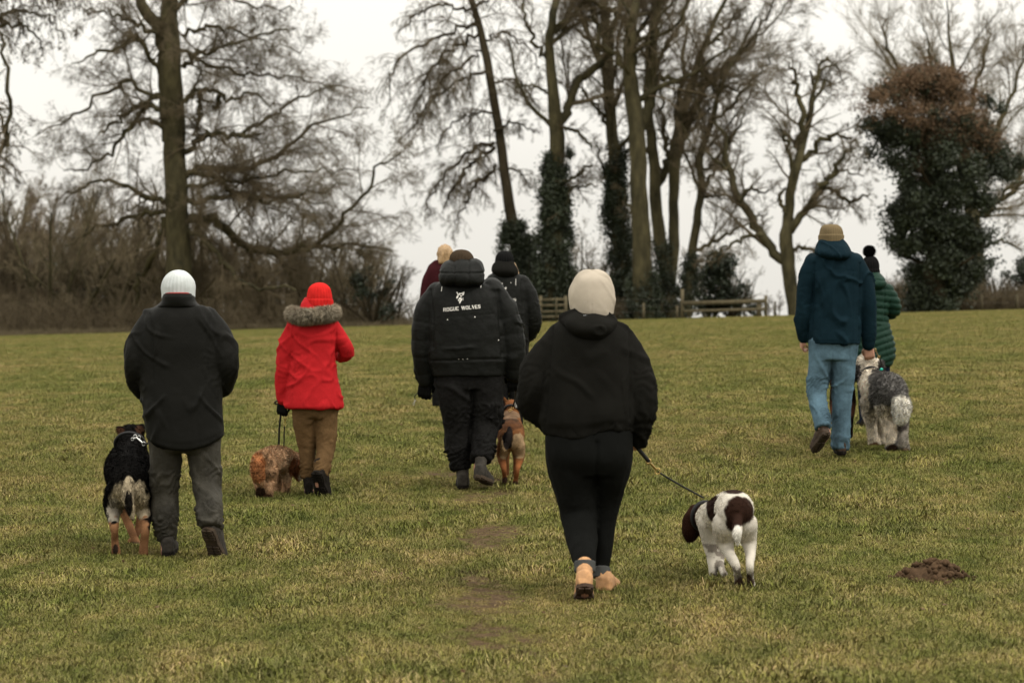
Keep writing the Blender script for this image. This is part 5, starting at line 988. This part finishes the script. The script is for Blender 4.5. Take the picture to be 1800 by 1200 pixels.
def collar(root, v, c, r, axis, m=None, w=.010, sy=1.0, name='collar'):
    V, Fc = ring_torus(v(*c), r, w, axis, S=8, n=36, sy=sy); return mk(name, V, Fc, m or webbing, root)
def lead(label, pts, r, m=None, name='dog_lead', parts=()):
    P = [np.array(p, float) for p in pts]; m0 = P[0]; ro = thing(name, label, 'dog lead', (m0[0], m0[1], float(gz(m0[0], m0[1]))))
    for q in parts: q(ro)
    cord('strap', P, r, m or webbing, ro); return ro
def clip(at, to, s, m):
    """swivel clip: ring, body and hook between two points"""
    def f(ro):
        a, b_ = np.array(at, float), np.array(to, float); d = nrmz((b_ - a)[None])[0]; L_ = np.linalg.norm(b_ - a); nrm_ = np.cross(d, [0, 0, 1.]) if abs(d[2]) < .9 else np.array([0, 1., 0])
        nrm_ = np.array([0, 1., 0.1]); parts = [ring_torus(a + d * s, s, s * .26, nrm_, 6, 18)]; parts.append(tubes_np(np.array([[a + d * s * 2, a + d * (L_ - 2.4 * s) * .6 + d * s, b_ - d * s * 2.2]]), np.array([[s * .42, s * .6, s * .4]]), 8)); parts.append(ring_torus(b_ - d * s, s * 1.05, s * .24, nrm_, 6, 18, 1.2))
        V, Fc = merge(parts); mk('clip', V, Fc, m, ro)
    return f

# black and tan shepherd beside the white beanie man
v = PV(14.75); BL, CR, TN = (.0050, .0044, .0040), (.36, .30, .205), (.25, .125, .062)
cf = paint(v, BL, [(222, 872, 28, 30, -1, .16, CR), (204, 893, 17, 24, -1, .2, (.27, .24, .19)), (242, 876, 24, 34, -1, .16, CR), (226, 850, 12, 16, -1, .12, CR), (226, 880, 7.5, 22, -1, -.085, (.014, .012, .010), .3), 
    (203, 942, 15, 34, -1, .25, TN), (252, 950, 17, 42, -1, .25, TN), (232, 920, 26, 44, .3, .9, (.24, .12, .06)), (203, 960, 4.5, 9, -1, -.01, (.03, .02, .015)), (236, 958, 12, 10, .3, .9, (.12, .08, .05)), (212, 752, 7, 6, .5, 1.1, (.05, .024, .014)), (246, 750, 7, 6, .5, 1.1, (.05, .024, .014)), (265, 870, 7, 18, .3, .9, (.25, .12, .06))], 3)
d1 = dog('black and tan shepherd dog with cream rump walking left of the grey trousers', v, (226, 976, .1),
    [[(226,848,.0,33),(225,832,.15,38),(224,822,.35,40),(226,812,.5,38),(228,800,.64,33),(229,785,.74,27),(230,770,.84,24)], [(230,764,.84,23),(231,765,.93,19),(231,774,1.03,12),(231,779,1.08,9)], ([(214,756,.86,8),(211,748,.85,7.5),(208,752,.83,4)], .5), ([(246,754,.86,8),(249,747,.85,7.5),(253,751,.83,4)], .5),
     [(208,858,.03,23),(200,885,.09,18),(199,905,.02,11.5),(201,924,-.07,8),(202,945,-.03,6.5),(204,966,.0,8),(204,970,.05,7)], [(243,862,.03,24),(252,888,.1,18),(255,905,.03,12),(256,922,-.06,8.5),(254,946,-.03,7.5),(252,968,.0,8),(252,975,.05,8)],
     [(208,850,.55,18),(214,880,.56,12),(224,912,.55,8),(236,940,.52,6.5),(243,955,.52,7),(243,959,.57,7)], [(246,850,.6,18),(250,880,.62,12),(246,915,.62,8),(238,938,.6,6.5),(231,948,.62,7),(230,952,.66,7)],
     [(226,832,-.10,9),(225,850,-.14,10),(226,874,-.15,10),(231,898,-.13,6.5),(234,908,-.12,3)]], cf, (.024, .0012, .80, .16, 0), [(224,757,1.0), (238,757,1.0)], (231,777,1.12), seed=3, nblades=90000, legs=(895, .35))
collar(d1, v, (229, 778, .72), .098, (0, .8, .55))
lead('short lead with shiny steel clip on the neck of the black and tan dog', [v(252,780,.52), v(262,776,.5), v(266,745,.35), v(266,712,.22)], .006, parts=[clip(v(236,765,.58), v(254,781,.52), .010, steel), clip(v(231,772,.60), v(246,768,.56), .009, steel)])

# curly ginger dog
v = PV(18.0); GI = (.38, .235, .135)
cf = paint(v, GI, [(503, 815, 12, 30, -1, .5, (.46, .31, .19)), (455, 820, 14, 26, -1, -.08, (.36, .155, .065)), (457, 866, 11, 13, -1, .3, (.035, .02, .012)), (472, 870, 9, 6, -1, .3, (.10, .05, .03)), (520, 820, 12, 20, .2, .8, (.17, .065, .03)), (524, 798, 8, 6, .2, .8, (.33, .2, .12)), (529, 834, 5, 5, .3, .9, (.45, .36, .28))], 9, .45, 34)
d2 = dog('curly ginger dog sniffing the grass left of the brown trousers', v, (478, 873, .1),
    [[(465,812,.0,21),(475,806,.1,23),(488,804,.22,23.5),(502,805,.33,20),(510,808,.40,15),(517,810,.46,15)], [(518,808,.47,16),(521,820,.5,12),(524,832,.53,7.5),(525,837,.55,5)], ([(510,804,.45,8),(507,818,.44,9),(509,830,.45,6)], .6), ([(525,806,.52,7),(528,818,.54,8),(527,828,.54,5)], .6),
     [(455,820,.0,14),(455,840,.02,9.5),(457,855,-.02,8),(458,866,0,8),(458,870,.03,7)], [(474,825,-.02,14),(475,842,.0,10),(473,856,-.05,8),(472,869,-.02,8),(472,873,.01,7)], [(503,818,.3,12),(504,838,.3,8),(503,852,.3,7),(502,862,.3,8)], [(492,825,.38,11),(491,842,.38,7.5),(489,860,.38,7.5)],
     [(463,795,-.08,8),(456,800,-.14,9),(452,812,-.18,11),(453,828,-.19,11),(457,842,-.17,8),(459,850,-.15,4)]], cf, (.017, .0016, .25, .5, 30), [(516,815,.6), (528,815,.6)], (525,839,.58), vox=.010, seed=9, nblades=80000, legs=(850, .7))
collar(d2, v, (509, 806, .38), .068, (.6, .8, 0))
w = PV(18.12)
lead('black lead hanging in two strands from the red coat woman to the curly dog', [w(497,709,.05), w(503,712,.05), w(503,722,.08), w(502,731,.10)], .0055, parts=[clip(w(501.5,731,.10), w(500.5,748,.12), .0085, brass),
    lambda ro: cord('strap', [w(500,748,.12), w(499.5,765,.18), w(499,784,.24)], .005, webbing, ro), lambda ro: cord('strap', [w(497,709,.05), w(493.5,730,.07), w(491,755,.12), w(490,783,.2)], .0075, webbing, ro),
    lambda ro: cord('handle', [w(499,707,.0), w(491,704,.0), w(484,706,.02), w(484,709,.03), w(491,711,.03), w(499,711,.04)], .006, webbing, ro)])

# tan and black malinois type dog beside the broad man
v = PV(18.5); MT = (.150, .063, .024)
cf = paint(v, MT, [(897, 745, 22, 9, -.2, .4, (.085, .036, .015)), (887, 783, 9, 22, -1, .14, (.27, .185, .10)), (911, 780, 11, 24, -1, .14, (.30, .205, .115)), (898, 800, 8, 8, -1, .1, (.26, .17, .09)), (886, 822, 12, 18, -1, .2, (.20, .075, .028)), (909, 822, 12, 20, -1, .2, (.24, .09, .032)), (888, 843, 9, 9, -1, .3, (.035, .02, .014)), (907, 847, 8, 5, -1, .3, (.05, .03, .02)),
    (892, 765, 9, 24, -1, -.055, (.014, .011, .010), .3), (898, 728, 16, 9, .3, .8, (.16, .10, .06)), (898, 735, 16, 3, .2, .8, (.05, .026, .013)), (899, 706, 12, 6, .5, .9, (.20, .08, .032)), (883, 705, 6, 8, .5, .9, (.02, .012, .01)), (914, 708, 5, 8, .5, .9, (.03, .018, .012))], 14, .35, 30)
d3 = dog('tan dog with black tail and white collar tab right of the broad man', v, (898, 850, .1),
    [[(898,768,.0,21),(898,762,.1,24),(898,757,.28,24),(898,747,.44,21),(898,734,.56,17),(899,720,.64,14.5)], [(899,713,.66,15),(900,713,.76,12),(900,718,.86,8),(900,721,.92,6)], ([(888,706,.66,6),(885,698,.65,5),(884,693,.64,2)], .5), ([(909,706,.66,6),(912,698,.65,5),(913,693,.64,2)], .5),
     [(887,778,.02,13),(883,798,.07,10),(884,812,.0,6.5),(886,822,-.06,5),(887,834,-.02,4.5),(888,845,.0,6),(888,848,.04,6)], [(910,778,.02,13.5),(912,798,.07,10.5),(911,812,.0,6.5),(909,823,-.06,5),(907,836,-.02,4.5),(906,846,.0,5.5),(906,850,.04,5.5)],
     [(889,770,.5,10),(890,800,.5,6),(891,820,.5,4.5),(891,838,.5,5)], [(908,770,.5,10),(907,800,.5,6),(906,820,.5,4.5),(905,838,.5,5)], [(897,750,-.09,5.5),(895,764,-.16,6),(891,780,-.18,5),(887,788,-.19,3.5),(884,780,-.20,3),(883,770,-.21,2)]], cf, (.013, .0011, .85, .12, 0), [(894,709,.8), (906,709,.8)], (900,720,.95), seed=14, nblades=55000, legs=(800, .5))
collar(d3, v, (898.5, 722, .60), .066, (0, .9, .4)); 
w = PV(18.5); q = Blob(); q.tube([w(906,700,.5), w(906.5,706,.51), w(907,712,.52)], [.011,.012,.011], flat=.3); V, NN, Fc = q.remesh(.004, 1); mk('collar_tab', V, Fc, white_knit, d3)
V, Fc = merge([ring_torus(w(896.5,718,.5), .010, .003, (0, 1, .3), 6, 16), ring_torus(w(900.5,715,.5), .010, .003, (0, 1, .3), 6, 16)]); mk('buckle', V, Fc, brass, d3)
lead('black lead running from the tan dog up to the broad man', [w(901,715,.5), w(905,703,.4), w(906,692,.2), w(905,682,.02)], .006)
g = PV(18.4); lead('spare lead end with small hook dangling from the glove of the broad man', [g(737,688,.1), g(733,692,.08), g(729,696,.08), g(730,702,.08)], .0035, parts=[clip(g(730,702,.08), g(727,711,.08), .007, steel)])

# brown and white spaniel
v = PV(12.4); WH, BR = (.60, .555, .475), (.024, .0115, .0075)
cf0 = paint(v, WH, [(1298, 893, 25, 27, -1, .2, BR, .45), (1289, 912, 14, 18, -1, .2, BR, .45), (1291, 857, 17, 6.5, -.2, .5, BR, .3), (1256, 888, 14, 25, .15, .62, BR, .4), (1218, 920, 23, 60, .66, 1.4, (.028, .0125, .008), .3), (1296, 935, 9, 18, -1, -.11, (.72, .69, .62), .2), (1303, 1026, 13, 17, -1, .2, (.045, .028, .018)), (1317, 1016, 8, 13, -1, .2, (.08, .055, .04)), (1257, 1022, 11, 14, .3, .9, (.10, .07, .05)), (1262, 900, 10, 8, -1, .0, WH, .2)], 22, .16, 30)
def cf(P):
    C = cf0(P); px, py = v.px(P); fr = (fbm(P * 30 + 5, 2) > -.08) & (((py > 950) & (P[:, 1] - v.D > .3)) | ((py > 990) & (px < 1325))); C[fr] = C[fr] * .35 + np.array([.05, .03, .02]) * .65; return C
d4 = dog('brown and white spaniel with head turned to the grass right of the leggings', v, (1300, 1036, .1),
    [[(1292,896,.0,31.5),(1291,890,.1,34.5),(1283,890,.3,33),(1268,898,.48,32),(1254,903,.60,28),(1242,905,.70,23),(1234,906,.78,19)], [(1229,904,.80,21),(1224,914,.86,18),(1219,930,.92,12),(1217,938,.95,9)], ([(1222,892,.78,12),(1214,908,.76,14),(1211,928,.76,13),(1212,942,.78,8)], .5), ([(1236,890,.84,8),(1240,912,.86,10),(1238,938,.86,8)], .5),
     [(1276,916,.02,25),(1274,942,.08,18),(1280,964,.05,11.5),(1293,987,-.08,8),(1296,1005,-.03,7),(1299,1026,.0,8.5),(1300,1031,.05,8.5)], [(1309,916,.02,24),(1316,943,.08,15),(1319,968,.03,10),(1318,988,-.08,7.5),(1319,1006,-.04,6.5),(1321,1023,.0,7.5),(1321,1027,.05,7.5)],
     [(1246,915,.55,21),(1247,945,.56,14),(1250,972,.55,9.5),(1253,998,.52,8),(1256,1020,.53,9.5),(1257,1024,.57,9)], [(1272,925,.6,17),(1270,955,.6,10),(1266,980,.55,7.5),(1270,998,.44,6.5),(1273,1003,.40,7)],
     [(1297,905,-.08,8),(1296,918,-.13,10),(1295,932,-.16,9.5),(1296,944,-.16,6),(1297,950,-.15,3)]], cf, (.015, .0009, .88, .10, 0), [(1219,905,1.0), (1230,905,1.0)], (1216,942,1.0), seed=22, nblades=100000, legs=(960, .7))
collar(d4, v, (1238, 902, .735), .078, (-.45, .9, .1))
w = PV(12.5)
lead('black lead with brass rings slanting from the cream hooded woman to the spaniel', [w(1157,829,.22), w(1185,846,.36), w(1212,861,.5), w(1236,874,.60)], .0052, parts=[clip(w(1138,808,.14), w(1158,830,.22), .0125, brass), lambda ro: cord('strap', [w(1114,774,.08), w(1121,787,.09), w(1130,798,.11), w(1140,810,.14)], .0115, webbing, ro)])

# grey and white shaggy dog
v = PV(hitD(1580, 793)); GY_, CW = (.135, .128, .120), (.62, .56, .47)
cf0 = paint(v, GY_, [(1514, 690, 15, 62, -1, .75, CW, .5), (1522, 662, 17, 18, .4, .75, CW, .5), (1525, 632, 22, 20, .55, 1.2, (.60, .54, .45), .4), (1540, 765, 30, 48, .3, .8, (.52, .46, .37), .4), (1550, 722, 18, 16, -1, .3, (.58, .52, .43), .5), (1562, 748, 18, 34, -1, .3, (.55, .48, .38), .4), (1589, 775, 12, 30, -1, .3, (.30, .27, .23), .6), (1585, 742, 9, 14, -1, .3, (.13, .11, .10), .5),
    (1568, 786, 10, 9, -1, .3, (.04, .025, .018), .4), (1538, 783, 11, 9, .3, .8, (.14, .08, .045), .9), (1590, 790, 9, 6, -1, .3, (.28, .2, .14)), (1506, 653, 9, 16, .5, .95, (.10, .09, .085), .4), (1550, 640, 7, 14, .5, .95, (.075, .068, .065), .4), (1583, 718, 19, 27, -1, -.085, (.74, .71, .64), .15), (1543, 650, 12, 4, .3, .7, (.1, .09, .085), .3)], 31, .42, 36)
d5 = dog('big shaggy grey and white dog with muddy paws beside the jeans', v, (1570, 794, .1),
    [[(1567,688,.0,28.5),(1562,684,.1,30.5),(1554,683,.28,31),(1543,681,.45,28),(1534,672,.56,23),(1528,656,.66,17.5),(1524,645,.72,16)], [(1523,638,.74,18),(1521,639,.84,16),(1519,643,.94,11),(1518,646,.99,8)], ([(1510,636,.76,8),(1506,647,.74,9),(1506,660,.74,7.5)], .5), ([(1540,632,.76,7),(1547,638,.74,7.5),(1549,650,.74,6)], .5),
     [(1556,706,.02,18),(1558,730,.05,12.5),(1563,752,.0,9.5),(1567,770,-.06,9.5),(1567,783,-.02,10.5),(1567,787,.04,10)], [(1581,708,.02,19),(1584,732,.05,14),(1586,752,.0,10),(1588,772,-.06,8.5),(1590,788,-.02,9),(1590,792,.04,9)],
     [(1529,705,.48,16),(1530,732,.5,11),(1533,755,.5,9),(1537,778,.5,10.5),(1538,783,.54,10)], [(1550,710,.54,15),(1551,735,.55,10),(1551,758,.55,8.5),(1552,779,.55,9)],
     [(1577,682,-.06,10),(1582,697,-.13,14),(1585,714,-.17,16),(1583,732,-.17,12.5),(1578,748,-.14,6)]], cf0, (.024, .0017, .3, .42, 22), [(1514,637,.92), (1526,637,.92)], (1517,646,1.03), vox=.011, seed=31, nblades=110000, legs=(735, .6))
collar(d5, v, (1529, 657, .64), .086, (-.2, .85, .5))
q = Blob(); q.ell(v(1549, 646, .55), (.016, .008, .012)); V, Fc = q.out(); mk('collar_tag', V, Fc, mat('turquoise_plastic', (.02, .42, .32), .4), d5)
w = PV(19.75); lead('short brass chain lead between the navy jacket man and the shaggy dog', [w(1523,611,.12), w(1531,611,.12), w(1538,615,.14)], .006, parts=[clip(w(1538,614,.14), w(1545,628,.35), .009, brass), lambda ro: cord('strap', [w(1545,628,.35), w(1548,634,.5), w(1549,641,.66), w(1546,648,.78)], .006, webbing, ro)])

# dark dog mostly hidden by the jeans
v = PV(20.7); DB = (.020, .012, .009)
cf = paint(v, DB, [(1497, 716, 8, 14, -1, 1, (.07, .03, .018)), (1465, 716, 8, 14, -1, 1, (.07, .03, .018))], 41)
d6 = dog('dark brown dog almost hidden behind the jeans of the navy jacket man', v, (1480, 768, .1),
    [[(1480,668,.0,22),(1480,664,.15,23),(1480,660,.35,22),(1480,650,.5,18),(1480,640,.6,14)], [(1480,634,.64,13),(1480,637,.78,9),(1480,639,.84,7)], ([(1471,628,.64,5),(1468,634,.64,5),(1468,641,.64,3)], .5), ([(1489,628,.64,5),(1492,634,.64,5),(1492,641,.64,3)], .5), [(1470,682,.0,11),(1466,710,.04,8),(1466,735,-.04,5),(1467,762,0,6)], [(1491,680,.0,12),(1497,705,.04,8),(1496,735,-.04,5),(1494,762,0,6)],
     [(1473,680,.5,9),(1473,720,.5,5),(1473,755,.5,5)], [(1488,680,.5,9),(1488,720,.5,5),(1488,755,.5,5)], [(1480,655,-.08,4),(1481,680,-.12,4),(1482,705,-.12,2.5)]], cf, (.02, .0016, .75, .2, 0), [(1475,632,.8), (1485,632,.8)], (1480,639,.88), vox=.012, seed=41, nblades=20000)
w = PV(19.75); lead('black handle and lead from the left hand of the navy jacket man', [w(1412,597,.14), w(1418,590,.12), w(1422,594,.15), w(1424,602,.2), w(1442,625,.5), w(1460,639,.9), w(1472,645,1.3)], .0065)

# feet and paws press into the turf
for o in list(COL.objects):
    if o.parent is None and o.get('category') in ('person', 'dog'): o.location.z -= .014
